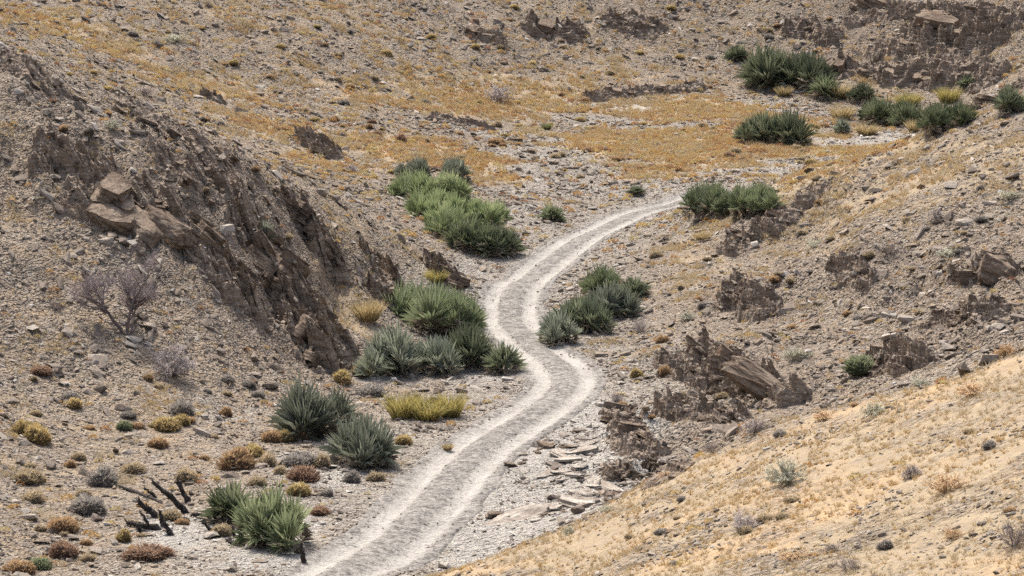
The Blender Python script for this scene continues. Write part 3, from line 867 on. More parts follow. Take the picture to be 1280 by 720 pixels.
def scree():
    P_ = np.concatenate(CRAG_PTS); n_ = len(P_)
    s = np.minimum(.09 * RNG.random(n_) ** (-1 / 2.1), .55)
    k = s > 1.7 * P_[:, 1] / 2904.0
    P_, s = P_[k], s[k]; n_ = len(P_)
    N = RNG.normal(size=(n_, 3)) * .45 + np.array([.25, -.15, 1]); N /= np.linalg.norm(N, axis=1)[:, None]
    V, F, T = merge(TEMPL, RNG.integers(0, len(TEMPL), n_), P_ + np.array([0, 0, .05]), frames(N, RNG.random(n_) * 6.28), s[:, None] * (1 + RNG.normal(size=(n_, 3)) * .15), np.clip(RNG.normal(.48, .22, n_), 0, 1))
    o = link('scree', new_mesh('scree', V, F, M['stone'], {'tint': T})); o['kind'] = 'stuff'
scree()

# ------------------------------------------------------------------ plants
def strip(p0, p1, w0, w1, side):
    return [p0 - side * w0, p0 + side * w0, p1 + side * w1, p1 - side * w1]
class MB:
    def __init__(s): s.V, s.F, s.T = [], [], []
    def add(s, V, F, t):
        b = len(s.V); s.V += [tuple(v) for v in V]; s.F += [tuple(b + i for i in f) for f in F]; s.T += list(t) if hasattr(t, '__len__') else [t] * len(V)
    def mesh(s, name, mat, smooth=False): return new_mesh(name, np.array(s.V), np.array(s.F), mat, {'tint': s.T}, smooth)
    def tube(s, pts, rad, t=.5, k=5):
        pts = [Vector(p) for p in pts]; V = []; F = []
        for i, p in enumerate(pts):
            d = (pts[min(i + 1, len(pts) - 1)] - pts[max(i - 1, 0)]).normalized()
            a = d.cross(Vector((.3, .9, .2))); a = a.normalized() if a.length > 1e-3 else Vector((1, 0, 0)); b = d.cross(a)
            for j in range(k):
                c = 2 * math.pi * j / k
                V.append(p + (a * math.cos(c) + b * math.sin(c)) * rad[i])
        for i in range(len(pts) - 1):
            for j in range(k):
                q = (j + 1) % k
                A, B, C, D = i * k + j, i * k + q, (i + 1) * k + q, (i + 1) * k + j
                F += [(A, B, C), (A, C, D)]
        n0 = len(V); V += [pts[0], pts[-1]]
        for j in range(k):
            q = (j + 1) % k
            F += [(n0, q, j), (n0 + 1, (len(pts) - 1) * k + j, (len(pts) - 1) * k + q)]
        s.add(V, F, t)

def fan_leaf(mb, base, d, pet, rad, r, tint, droop=.15, segs=8, fan=104):
    """one fan leaf: a petiole and a half-folded fan of stiff pointed segments"""
    d = d.normalized()
    side = d.cross(Vector((0, 0, 1)))
    side = side.normalized() if side.length > .05 else Vector((r.uniform(-1, 1), r.uniform(-1, 1), 0)).normalized()
    up = side.cross(d)
    roll = r.uniform(-.9, .9)
    side, up = side * math.cos(roll) + up * math.sin(roll), up * math.cos(roll) - side * math.sin(roll)
    p1 = base + d * pet + Vector((0, 0, -droop * pet * .3))
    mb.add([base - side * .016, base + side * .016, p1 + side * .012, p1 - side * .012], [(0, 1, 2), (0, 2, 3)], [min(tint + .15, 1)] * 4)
    for i in range(segs):
        a = (i / (segs - 1) - .5) * R(fan) + r.uniform(-.06, .06)
        L = rad * (1 - .22 * abs(a)) * r.uniform(.8, 1.1)
        dd = (d * math.cos(a) + side * math.sin(a) + up * .30 * abs(math.sin(a))).normalized()
        wv = dd.cross(up).normalized() * L * .062
        tip = p1 + dd * L + Vector((0, 0, -droop * L * r.uniform(.2, .8)))
        mid = p1 + dd * L * .5 + up * .012
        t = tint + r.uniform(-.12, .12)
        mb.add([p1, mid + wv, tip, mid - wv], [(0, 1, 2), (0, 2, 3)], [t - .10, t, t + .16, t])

def fan_palm_meshes(seed, nros, rx, ry, h, leafr=.80, nleaf=15):
    r = random.Random(seed)
    g, dry, sts = MB(), MB(), []
    for i in range(nros):
        st = MB(); sts.append(st)
        if nros == 1: x = y = 0
        else:
            a = i * 2.39996 + r.uniform(-.4, .4); q = math.sqrt((i + .3) / nros)
            x, y = math.cos(a) * q * rx, math.sin(a) * q * ry
        edge = math.hypot(x / max(rx, .1), y / max(ry, .1))
        sh = h * (1 - .6 * edge * edge) * r.uniform(.3, .62) * .34
        lean = Vector((x, y, 0)) * .3
        top = Vector((x, y, 0)) + lean + Vector((0, 0, sh))
        st.tube([(x, y, -.15), (x + lean.x * .4, y + lean.y * .4, sh * .5), top], [.12, .11, .09], r.uniform(.2, .6), 6)
        s = r.uniform(.8, 1.15)
        for j in range(nleaf):
            f = (j + .5) / nleaf
            el = R(84) - f ** .9 * R(76)
            az = j * 2.39996 + r.uniform(-.4, .4)
            d = Vector((math.cos(az) * math.cos(el), math.sin(az) * math.cos(el), math.sin(el))) + lean * .35
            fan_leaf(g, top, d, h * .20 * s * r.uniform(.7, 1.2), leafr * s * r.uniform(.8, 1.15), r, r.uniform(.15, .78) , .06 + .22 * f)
        for j in range(13):
            az = r.uniform(0, 6.28); el = R(r.uniform(-45, 28))
            d = Vector((math.cos(az) * math.cos(el), math.sin(az) * math.cos(el), math.sin(el)))
            fan_leaf(dry, top - Vector((0, 0, .05)), d, h * .2 * s, leafr * .7 * s, r, r.uniform(.1, .95), .3, 7)
    return g, dry, sts
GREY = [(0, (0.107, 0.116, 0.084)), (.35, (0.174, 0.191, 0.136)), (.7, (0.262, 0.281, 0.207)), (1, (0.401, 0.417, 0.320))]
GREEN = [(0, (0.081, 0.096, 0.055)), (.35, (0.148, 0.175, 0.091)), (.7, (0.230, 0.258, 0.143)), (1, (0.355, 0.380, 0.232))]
DEEP = [(0, (0.062, 0.074, 0.046)), (.35, (0.110, 0.128, 0.074)), (.7, (0.177, 0.194, 0.118)), (1, (0.283, 0.299, 0.192))]
BRIGHT = [(0, (0.099, 0.122, 0.058)), (.35, (0.183, 0.222, 0.102)), (.7, (0.282, 0.320, 0.162)), (1, (0.413, 0.439, 0.261))]
DRY = [(0, (.13, .105, .078)), (.5, (.30, .25, .185)), (1, (.52, .46, .36))]
PM = {'grey': plant_material('grey_green_frond', GREY), 'green': plant_material('green_frond', GREEN), 'deep': plant_material('deep_green_frond', DEEP), 'bright': plant_material('bright_green_frond', BRIGHT)}
M['dry'] = plant_material('dry_frond', DRY, .85)
M['bark'] = plant_material('palm_bark', [(0, (.05, .042, .036)), (1, (.13, .105, .085))], .9)
SHAPES = {}
WID, HGT = {}, {}
def palm_shape(key, *a, **k):
    SHAPES[key] = fan_palm_meshes(*a, **k)
    V = np.array(SHAPES[key][0].V); WID[key] = 2 * np.percentile(np.abs(V[:, 0]), 97); HGT[key] = np.percentile(V[:, 2], 98)
palm_shape('single', 3, 2, .22, .18, 1.25)
palm_shape('clump', 5, 5, .80, .65, 1.35)
palm_shape('clump_b', 8, 6, .85, .6, 1.3)
palm_shape('thicket', 13, 12, 1.75, 1.0, 1.6)
palm_shape('thicket_b', 21, 11, 1.7, 1.1, 1.5)
PALM_ME = {}
def palm(px, py, w, h, shape, hue, label, group=None, rz=0.0):
    p = at(px, py)
    m = mpp(p)
    key = (shape, hue)
    if key not in PALM_ME:
        g, d, s = SHAPES[shape]
        PALM_ME[key] = (g.mesh('fronds', PM[hue]), d.mesh('dry_fronds', M['dry']), [q.mesh('stem', M['bark']) for q in s])
    root = thing('fan_palm', label, 'palm', p, rz, group)
    sx = w * m / WID[shape]; sz = h * m * .86 / HGT[shape]
    sx = min(max(sx, sz * .7), sz * 1.7)
    root.scale = (sx, sx * .9, sz)
    root.rotation_euler = (.13 * math.sin(rz * 3.1), .13 * math.cos(rz * 5.3), rz)
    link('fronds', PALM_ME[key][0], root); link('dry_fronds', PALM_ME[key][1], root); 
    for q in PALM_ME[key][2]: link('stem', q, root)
    return root
PALMS = [
 (284,652,58,54,'single','green','smaller green fan palm nearest the charred stumps'),
 (346,680,76,76,'clump','green','large green fan palm beside the track in front of the charred stumps'),
 (388,545,96,74,'clump','grey','blue grey fan palm above the orange cushions with pale dead petioles'),
 (452,580,88,66,'clump_b','grey','rounded grey green fan palm between the blue grey palm and the track'),
 (490,468,86,64,'clump','grey','grey green fan palm at the edge of the palm thicket by the spur foot'),
 (546,466,70,48,'clump_b','grey','low grey palm in front of the thicket by the spur foot'),
 (582,458,66,58,'clump','deep','dark green palm of the thicket closest to the track'),
 (536,412,76,60,'thicket','green','upper green palm of the thicket with yellowing leaves behind'),
 (575,408,55,46,'clump','deep','dark palm in the middle of the thicket by the spur foot'),
 (515,388,46,34,'single','green','topmost small palm of the thicket under the rock fin'),
 (628,466,46,44,'single','deep','small lone fan palm at the very edge of the track'),
 (519,224,42,30,'clump','grey','dark grey green palm at the top corner of the bright palm patch'),
 (570,226,46,32,'clump_b','grey','round grey palm at the uphill end of the bright palm patch'),
 (536,250,70,38,'thicket','bright','bright palm just below the two grey palms of the patch'),
 (548,272,78,38,'thicket_b','bright','brightest yellow green palm in the middle of the patch'),
 (585,285,76,40,'thicket','bright','spreading bright palm on the track side of the patch'),
 (590,312,66,44,'clump','green','green palm near the lower end of the patch with dead white stems'),
 (622,318,54,40,'clump_b','deep','dark palm at the lowest tip of the patch facing the track'),
 (560,298,60,38,'clump','bright','bright palm against the spur in the lower patch'),
 (698,428,58,44,'clump','grey','lowest grey green palm of the thicket inside the track bend'),
 (730,415,66,48,'clump_b','deep','dark palm in the middle of the thicket inside the track bend'),
 (752,372,56,44,'clump','green','uppermost palm of the thicket inside the track bend'),
 (765,395,60,44,'clump_b','grey','grey palm at the uphill side of the thicket inside the bend'),
 (795,372,44,30,'single','deep','small dark palm at the eastern end of the thicket inside the bend'),
 (903,266,80,38,'thicket','green','western half of the wide green palm beyond the end of the track'),
 (948,262,76,34,'thicket_b','green','eastern half of the wide green palm beyond the end of the track'),
 (948,178,56,40,'clump','deep','dark dense palm on the golden flat, western of two'),
 (988,180,58,44,'clump_b','deep','dark dense palm on the golden flat, eastern of two'),
 (958,108,58,56,'clump','deep','largest dark green palm under the far hillside'),
 (1003,112,54,50,'clump_b','deep','dark green palm beside the largest one under the far hillside'),
 (922,76,28,24,'single','deep','small dark palm uphill of the largest far palm'),
 (1030,122,42,30,'single','green','green palm at the lower end of the far palm row'),
 (1076,128,42,26,'clump','deep','low dark palm between the far palm row and the rock wall'),
 (1118,158,66,36,'thicket','green','western green palm on the far wash beneath the yellow tussocks'),
 (1180,163,76,38,'thicket_b','green','eastern wide green palm on the far wash'),
 (1262,142,50,36,'clump','deep','dark palm at the foot of the pale tilted slabs'),
 (1052,168,22,24,'single','grey','small grey palm beside the pale tussocks on the far flat'),
 (328,300,26,26,'single','grey','small grey blue palm growing high on the tallest crag'),
 (1210,108,26,16,'single','deep','tiny dark palm against the rock wall of the valley head'),
 (690,275,30,22,'single','green','small green palm on the stones outside the upper track bend'),
 (795,243,26,12,'single','deep','tiny dark palm on the stony flat above the upper track'),
]
for i, a in enumerate(PALMS):
    palm(*a, rz=(i * 1.7) % 6.28)

# --- tussocks: curved blades of grass
def tussock_mesh(seed, nb=420, rad=.35, h=.9, spread=.55, w=.014):
    r = random.Random(seed); mb = MB()
    for i in range(nb):
        a = r.uniform(0, 6.283); q = math.sqrt(r.random()) * rad
        b = Vector((math.cos(a) * q, math.sin(a) * q, -.03))
        az = a + r.gauss(0, .6); ln = h * r.uniform(.55, 1.1)
        out = Vector((math.cos(az), math.sin(az), 0)) * spread * (q / rad * .8 + .25) * r.uniform(.5, 1.3)
        d = (Vector((0, 0, 1)) + out).normalized()
        m = b + d * ln * .55; d2 = (d + out * .5 + Vector((0, 0, -.22))).normalized(); e = m + d2 * ln * .45
        s = d.cross(Vector((r.uniform(-1, 1), r.uniform(-1, 1), .1))).normalized()
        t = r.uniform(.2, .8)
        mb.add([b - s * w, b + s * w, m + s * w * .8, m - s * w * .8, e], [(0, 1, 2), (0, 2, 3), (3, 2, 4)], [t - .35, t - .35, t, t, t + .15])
    return mb
# --- cushions: a lumpy dome of short shoots over a woody core
def cushion_mesh(seed, nb=900, flat=.55):
    r = random.Random(seed); mb = MB(); rg = np.random.default_rng(seed)
    def lump(d): return 1 + .16 * math.sin(3.1 * d.x + seed) * math.cos(2.7 * d.y + seed * 2) + .10 * math.sin(6.1 * d.y + 5.2 * d.x)
    bm = bmesh.new(); bmesh.ops.create_icosphere(bm, subdivisions=2, radius=1)
    bm.verts.index_update()
    V = []
    for v in bm.verts:
        d = v.co.normalized(); V.append(Vector((d.x, d.y, max(d.z, -.15) * flat * 1.9)) * .43 * lump(d))
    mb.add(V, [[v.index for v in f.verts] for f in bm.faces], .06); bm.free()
    for i in range(nb):
        z = r.uniform(-.05, 1); a = r.uniform(0, 6.283); q = math.sqrt(max(0, 1 - z * z))
        d = Vector((q * math.cos(a), q * math.sin(a), z))
        p = Vector((d.x, d.y, d.z * flat * 1.9)) * .45 * lump(d) * r.uniform(.86, 1.0)
        n = (Vector((d.x, d.y, d.z / flat * .6)).normalized() + Vector((r.gauss(0, .35), r.gauss(0, .35), r.gauss(.15, .3)))).normalized()
        s = n.cross(Vector((r.uniform(-1, 1), r.uniform(-1, 1), r.uniform(-1, 1)))).normalized()
        L = r.uniform(.06, .19); w = L * .17
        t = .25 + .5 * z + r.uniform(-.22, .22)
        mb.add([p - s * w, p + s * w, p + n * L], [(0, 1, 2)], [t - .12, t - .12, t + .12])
    return mb
# --- twiggy shrubs: many thin bare branches from one base
def twiggy_mesh(seed, nb=46, h=.9, spread=.9, leaf=0, tw=.010):
    r = random.Random(seed); mb = MB()
    def branch(p, d, L, rad, lev, t):
        q = p + d * L * .5 + Vector((r.gauss(0, .05), r.gauss(0, .05), r.gauss(0, .03))) * L
        e = q + (d + Vector((r.gauss(0, .16), r.gauss(0, .16), r.gauss(.03, .1)))).normalized() * L * .5
        mb.tube([p, q, e], [rad, rad * .8, rad * .45], t, 3)
        if leaf and lev <= 1:
            for _ in range(leaf):
                c = p.lerp(e, r.random()); n = Vector((r.gauss(0, 1), r.gauss(0, 1), r.gauss(.3, 1))).normalized(); s = n.cross(Vector((0.2, .5, .9))).normalized()
                mb.add([c - s * .012, c + s * .012, c + n * r.uniform(.05, .09)], [(0, 1, 2)], r.uniform(.5, 1))
        if lev > 0:
            for _ in range(3 if lev > 1 else 4):
                f = r.uniform(.35, 1.0); b = p.lerp(e, f)
                dd = (d + Vector((r.gauss(0, .5), r.gauss(0, .5), r.gauss(.08, .35)))).normalized()
                branch(b, dd, L * r.uniform(.4, .62), rad * .6, lev - 1, t + r.uniform(-.1, .12))
    for i in range(nb):
        a = r.uniform(0, 6.283); el = R(r.uniform(12, 85)); 
        d = Vector((math.cos(a) * math.cos(el) * spread, math.sin(a) * math.cos(el) * spread, math.sin(el))).normalized()
        branch(Vector((math.cos(a) * .05, math.sin(a) * .05, -.03)), d, h * r.uniform(.45, .7), tw, 2, r.uniform(.2, .7))
    return mb
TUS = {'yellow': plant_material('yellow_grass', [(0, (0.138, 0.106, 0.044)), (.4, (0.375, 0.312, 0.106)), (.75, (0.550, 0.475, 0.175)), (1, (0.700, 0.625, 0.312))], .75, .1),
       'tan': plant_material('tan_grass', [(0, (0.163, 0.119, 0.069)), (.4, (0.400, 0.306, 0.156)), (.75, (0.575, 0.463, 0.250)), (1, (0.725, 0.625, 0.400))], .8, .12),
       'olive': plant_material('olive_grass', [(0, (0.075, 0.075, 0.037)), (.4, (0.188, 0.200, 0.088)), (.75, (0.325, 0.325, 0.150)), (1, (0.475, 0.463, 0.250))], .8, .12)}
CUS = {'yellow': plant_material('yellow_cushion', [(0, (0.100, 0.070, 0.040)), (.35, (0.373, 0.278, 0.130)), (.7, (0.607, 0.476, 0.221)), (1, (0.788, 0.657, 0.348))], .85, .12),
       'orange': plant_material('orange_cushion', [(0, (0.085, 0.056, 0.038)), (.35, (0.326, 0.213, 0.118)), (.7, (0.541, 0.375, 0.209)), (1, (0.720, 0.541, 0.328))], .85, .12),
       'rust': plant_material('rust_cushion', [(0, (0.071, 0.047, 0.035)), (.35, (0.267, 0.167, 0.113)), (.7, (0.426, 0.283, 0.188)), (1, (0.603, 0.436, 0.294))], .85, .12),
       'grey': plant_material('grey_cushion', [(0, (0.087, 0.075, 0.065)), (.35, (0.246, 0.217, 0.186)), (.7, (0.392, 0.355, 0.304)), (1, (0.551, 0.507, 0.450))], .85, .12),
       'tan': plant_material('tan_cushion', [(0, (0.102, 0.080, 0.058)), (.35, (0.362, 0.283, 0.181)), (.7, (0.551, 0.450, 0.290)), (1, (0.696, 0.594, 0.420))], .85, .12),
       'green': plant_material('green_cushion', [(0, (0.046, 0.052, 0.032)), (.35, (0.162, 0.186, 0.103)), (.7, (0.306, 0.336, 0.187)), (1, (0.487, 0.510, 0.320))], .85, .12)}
TWG = {'grey': plant_material('grey_twig', [(0, (0.160, 0.133, 0.121)), (.5, (0.377, 0.324, 0.298)), (1, (0.621, 0.556, 0.510))], .9, .12),
       'brown': plant_material('brown_twig', [(0, (0.189, 0.133, 0.085)), (.5, (0.528, 0.368, 0.217)), (1, (0.792, 0.585, 0.358))], .9, .12),
       'sage': plant_material('sage_twig', [(0, (0.170, 0.160, 0.122)), (.5, (0.415, 0.395, 0.302)), (1, (0.679, 0.659, 0.510))], .9, .12)}
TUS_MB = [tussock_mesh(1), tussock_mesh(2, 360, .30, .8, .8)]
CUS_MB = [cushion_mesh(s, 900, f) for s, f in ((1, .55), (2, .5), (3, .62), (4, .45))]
TWG_MB = [twiggy_mesh(1), twiggy_mesh(2, 40, .9, 1.2), twiggy_mesh(3, 40, .8, 1.3, 3), twiggy_mesh(4, 44, .8, 1.0, 4)]
CACHE = {}
def shrub(kind, px, py, w, h, hue, label, group=None, seed=0, p=None):
    p = at(px, py) if p is None else p
    m = mpp(p)
    if kind == 'grass_tussock': src, mats, W, H, cat = TUS_MB, TUS, 1.35, .95, 'grass tussock'
    elif kind == 'cushion_shrub': src, mats, W, H, cat = CUS_MB, CUS, 1.02, .50, 'shrub'
    else: src, mats, W, H, cat = TWG_MB, TWG, 1.5, .95, 'shrub'
    v = seed % len(src)
    if kind == 'twiggy_shrub' and hue != 'grey': v = 2 + seed % 2
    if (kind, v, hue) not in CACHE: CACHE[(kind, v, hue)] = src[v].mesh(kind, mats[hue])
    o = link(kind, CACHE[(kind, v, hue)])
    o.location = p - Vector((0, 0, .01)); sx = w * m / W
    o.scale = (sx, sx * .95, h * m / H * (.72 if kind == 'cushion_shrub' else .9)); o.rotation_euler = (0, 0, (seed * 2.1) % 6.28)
    return tag(o, label, cat, group)
T_, C_, W_ = 'grass_tussock', 'cushion_shrub', 'twiggy_shrub'
SHRUBS = [
 (T_,505,522,56,46,'yellow','western part of the broad yellow green grass clump beside the track'),
 (T_,535,524,60,48,'yellow','middle of the broad yellow green grass clump beside the track'),
 (T_,562,520,50,42,'yellow','track side end of the broad yellow green grass clump'),
 (T_,1135,132,40,30,'yellow','yellow grass tussock against the far rock wall'),
 (T_,1186,128,36,28,'yellow','second yellow tussock on the far wash near the rock wall'),
 (T_,1048,122,46,30,'tan','tan tussock in the far palm row'),
 (T_,1052,150,34,26,'tan','pale tan tussock just above the small grey palm'),
 (T_,1083,168,38,24,'tan','pale yellow tussock by the far wash'),
 (T_,980,120,26,18,'tan','small yellow tussock in front of the largest far palm'),
 (T_,1090,150,26,20,'yellow','yellow tussock hugging the western green palm on the far wash'),
 (T_,1145,165,30,22,'tan','brown tussock between the two green palms on the far wash'),
 (T_,684,162,18,16,'olive','small olive tussock alone on the golden flat'),
 (T_,460,400,44,36,'tan','pale tussock beside the rock fin above the thicket'),
 (T_,545,352,34,28,'yellow','yellow tussock in front of the rock knob at the spur foot'),
 (T_,520,378,36,26,'tan','straw tussock behind the topmost small palm'),
 (T_,880,300,34,20,'tan','pale straw tussock on the nose of the stony hill'),
 (W_,1185,614,66,40,'brown','widest rusty brown twiggy bush on the near golden slope'),
 (T_,560,562,20,14,'tan','small straw tuft in the stones beside the yellow green clump'),
 (C_,47,552,36,26,'yellow','big yellow cushion, lower of a pair at the outer edge of the fan'),
 (C_,30,540,30,24,'yellow','yellow cushion, upper of the pair at the outer edge of the fan'),
 (C_,208,536,36,20,'yellow','bright yellow cushion below the grey twiggy bush'),
 (C_,226,530,22,18,'yellow','small yellow cushion touching the bright yellow one'),
 (C_,92,508,26,13,'yellow','flat yellow cushion high on the gravel fan'),
 (C_,88,500,28,16,'grey','grey cushion directly behind the flat yellow one'),
 (C_,198,558,26,15,'orange','small orange cushion below the bright yellow one'),
 (C_,228,518,34,26,'grey','pale grey brown cushion uphill of the bright yellow one'),
 (C_,296,584,48,28,'orange','largest orange cushion on the fan above the two nearest palms'),
 (C_,316,570,30,22,'yellow','yellow cushion behind the largest orange one'),
 (C_,334,582,26,22,'tan','dull tan cushion right next to the largest orange one'),
 (C_,340,550,30,18,'orange','orange cushion, first of a row under the blue grey palm'),
 (C_,358,551,22,16,'yellow','yellow cushion, second of the row under the blue grey palm'),
 (C_,376,550,22,16,'orange','orange cushion, last of the row under the blue grey palm'),
 (C_,380,600,40,24,'rust','rusty brown cushion on the sand above the large green palm beside the track'),
 (C_,376,582,46,24,'grey','pale grey cushion behind the rusty one on the sand'),
 (C_,402,584,26,20,'tan','tan cushion beside the pale grey one on the sand'),
 (C_,350,592,20,16,'tan','little tan cushion between the orange and rusty ones'),
 (C_,374,618,30,20,'yellow','dull yellow cushion hugging the large green palm beside the track'),
 (C_,322,606,26,16,'tan','tan cushion between the two nearest green palms'),
 (C_,426,478,28,18,'yellow','yellow cushion at the foot of the dark lower crag'),
 (C_,452,470,28,24,'yellow','yellow cushion closest to the grey green thicket palm'),
 (C_,465,494,40,18,'grey','grey cushion on the sand uphill of the broad grass clump'),
 (C_,78,662,40,24,'orange','golden cushion on the lower fan beside the grey mound'),
 (C_,80,694,38,20,'rust','rust red cushion near the lower edge of the fan'),
 (C_,24,714,42,22,'orange','orange cushion at the bottom corner of the fan'),
 (C_,50,710,30,18,'olive' if False else 'green','greenish cushion touching the orange one in the bottom corner'),
 (C_,186,695,62,20,'rust','long flat rust brown cushion on the sand under the charred stumps'),
 (C_,155,676,22,18,'yellow','small yellow cushion beside the charred logs'),
 (C_,213,648,32,18,'tan','straw cushion lying among the charred stumps'),
 (C_,278,668,28,18,'tan','straw cushion at the foot of the smaller green palm'),
 (C_,110,638,50,28,'grey','large grey mound on the lower gravel fan'),
 (C_,128,606,40,26,'grey','grey brown cushion uphill of the large grey mound'),
 (C_,36,602,42,24,'tan','pale olive cushion in the middle of the fan edge'),
 (C_,42,626,32,18,'tan','pale yellow cushion below the pale olive one'),
 (C_,166,590,32,18,'tan','faded straw cushion in the middle of the gravel fan'),
 (C_,234,602,30,20,'tan','straw cushion just above the charred stumps'),
 (C_,98,574,20,14,'tan','tiny straw cushion in the upper fan'),
 (C_,156,536,20,14,'green','small dull green cushion on the upper fan'),
 (C_,160,522,20,12,'grey','tiny grey cushion above the dull green one'),
 (C_,282,520,20,14,'orange','small orange cushion in the pale gully of the fan'),
 (C_,50,466,34,14,'rust','reddish brown low cushion below the bare tree'),
 (C_,505,555,22,16,'yellow','small yellow cushion between the rounded palm and the track'),
 (C_,470,600,26,16,'tan','straw cushion on the gravel close to the track'),
 (C_,440,602,24,16,'grey','grey cushion on the sand below the rounded palm'),
 (C_,400,642,26,14,'rust','red brown cushion between the large green palm beside the track and the track'),
 (C_,410,620,16,14,'grey','tiny grey cushion above the red brown one'),
 (C_,830,470,18,20,'orange','orange cushion beside the upended rock fan'),
 (C_,796,472,18,14,'yellow','small yellow cushion west of the orange one on the stony hill'),
 (C_,828,428,18,14,'orange','small golden cushion above the orange one on the stony hill'),
 (C_,1077,465,44,26,'green','solitary bright green bush on the stony hill'),
 (C_,655,436,1,1,'tan','') if False else (C_,620,180,22,12,'orange','golden cushion on the far flat above the bright palm patch'),
 (W_,624,128,44,40,'grey','large grey leafless bush on the golden streak of the far hillside'),
 (W_,215,468,74,54,'grey','large grey twiggy bush below the bare tree'),
 (W_,70,388,26,20,'grey','small dark twiggy bush uphill of the bare tree'),
 (W_,985,604,74,44,'sage','biggest sage green twiggy bush on the near golden slope'),
 (W_,930,662,60,36,'grey','grey twiggy bush low on the near golden slope'),
 (W_,1140,598,36,26,'grey','small grey bush beside the widest rusty brown bush'),
 (W_,1268,682,60,44,'grey','dark grey bush in the bottom corner of the near slope'),
 (W_,1092,520,52,26,'sage','sage bush near the crest of the near slope'),
 (W_,945,540,52,30,'grey','pale grey bush under the long dark slab'),
 (W_,1216,494,50,24,'brown','brown bush just below the crest of the near slope'),
 (W_,1190,672,40,22,'brown','low brown bush in the lower near slope'),
 (W_,1060,712,60,24,'grey','flat grey bush at the lower edge of the near slope'),
 (W_,760,640,30,16,'sage','sage bush at the lower crest of the near slope beside the tumbled blocks'),
 (W_,830,600,34,16,'brown','brown bush on the crest of the near slope above the tumbled blocks'),
 (W_,892,566,36,18,'grey','grey bush on the crest of the near slope under the upended rock fan'),
 (W_,1030,524,34,16,'brown','small brown bush on the crest of the near slope beside the sage one'),
 (W_,1150,482,40,20,'sage','sage bush on the upper crest of the near slope below the low brown slabs'),
 (W_,1258,446,44,22,'brown','rusty bush at the highest visible crest of the near slope'),
 (W_,990,700,44,20,'brown','reddish brown low bush near the lower edge of the near slope'),
 (W_,710,668,28,16,'sage','little sage bush at the toe of the near slope'),
 (W_,995,448,52,22,'sage','sage bush behind the upended rock fan'),
 (W_,860,400,30,16,'sage','small sage bush on the lower stony hill'),
 (W_,1020,310,44,20,'sage','sage bush on the upper stony hill below the ledges'),
 (W_,1110,318,48,20,'grey','grey bush in the middle of the upper stony hill'),
 (W_,1185,320,36,18,'sage','sage bush beside the square reddish block'),
 (W_,1170,275,30,20,'grey','small grey bush high on the stony hill'),
 (W_,1262,248,44,18,'sage','sage bush at the outer end of the stony hill'),
 (W_,800,415,44,22,'grey','grey bush between the bend thicket and the stony hill'),
 (W_,770,502,24,22,'grey','small grey bush at the toe of the hill near the wash'),
 (W_,668,210,22,18,'grey','') if False else (W_,1040,690,26,16,'grey','tiny grey bush in the near golden grass'),
 (W_,220,52,40,18,'sage','dull green bush on the upper golden streak'),
 (W_,140,160,30,16,'sage','dull sage bush on the upper spur slope'),
 (W_,180,118,30,18,'grey','grey bush near the spur crest'),
 (W_,655,482,1,1,'grey','') if False else (W_,440,215,26,14,'grey','small grey bush on the back slope below the golden streak'),
]
for i, a in enumerate(SHRUBS):
    shrub(*a, seed=i)

# smaller cushions spread over the slopes, one object each
def small_cushions():
    n_ = 0
    specs = [((20, 470, 330, 710), 26, 'small faded cushion plant among the stones of the gravel fan', 'small cushions on the gravel fan', ('tan', 'grey', 'tan', 'orange'), (11, 20)),
             ((20, 20, 560, 170), 52, 'small yellowish cushion on the far western hillside', 'small cushions on the far western hillside', ('orange', 'tan', 'yellow', 'grey'), (7, 15)),
             ((560, 10, 1040, 130), 34, 'small tan cushion on the far hillside below the dark ledges', 'small cushions under the far ledges', ('orange', 'tan', 'grey', 'yellow'), (7, 14)),
             ((430, 150, 1050, 225), 58, 'small orange cushion in the golden flat', 'small cushions on the golden flat', ('orange', 'rust', 'yellow', 'tan'), (8, 17)),
             ((800, 220, 1270, 420), 36, 'small straw coloured cushion on the stony hill', 'small cushions on the stony hill', ('tan', 'grey', 'tan', 'orange'), (10, 20)),
             ((760, 480, 1275, 712), 24, 'small faded cushion in the dry grass of the near slope', 'small cushions on the near slope', ('tan', 'orange', 'grey'), (10, 24)),
             ((20, 120, 520, 400), 24, 'small straw cushion among the crags', 'small cushions among the crags', ('tan', 'grey', 'orange'), (9, 16))]
    r = random.Random(77)
    for (x0, y0, x1, y1), cnt, lab, grp, hues, (s0, s1) in specs:
        for i in range(cnt):
            px, py = r.uniform(x0, x1), r.uniform(y0, y1)
            p = at(px, py)
            if track_dist(np.array([p.x]), np.array([p.y]))[0] < 2.6: continue
            w = r.uniform(s0, s1)
            shrub('cushion_shrub', px, py, w, w * r.uniform(.45, .65), r.choice(hues), lab, grp, seed=i, p=p)
small_cushions()

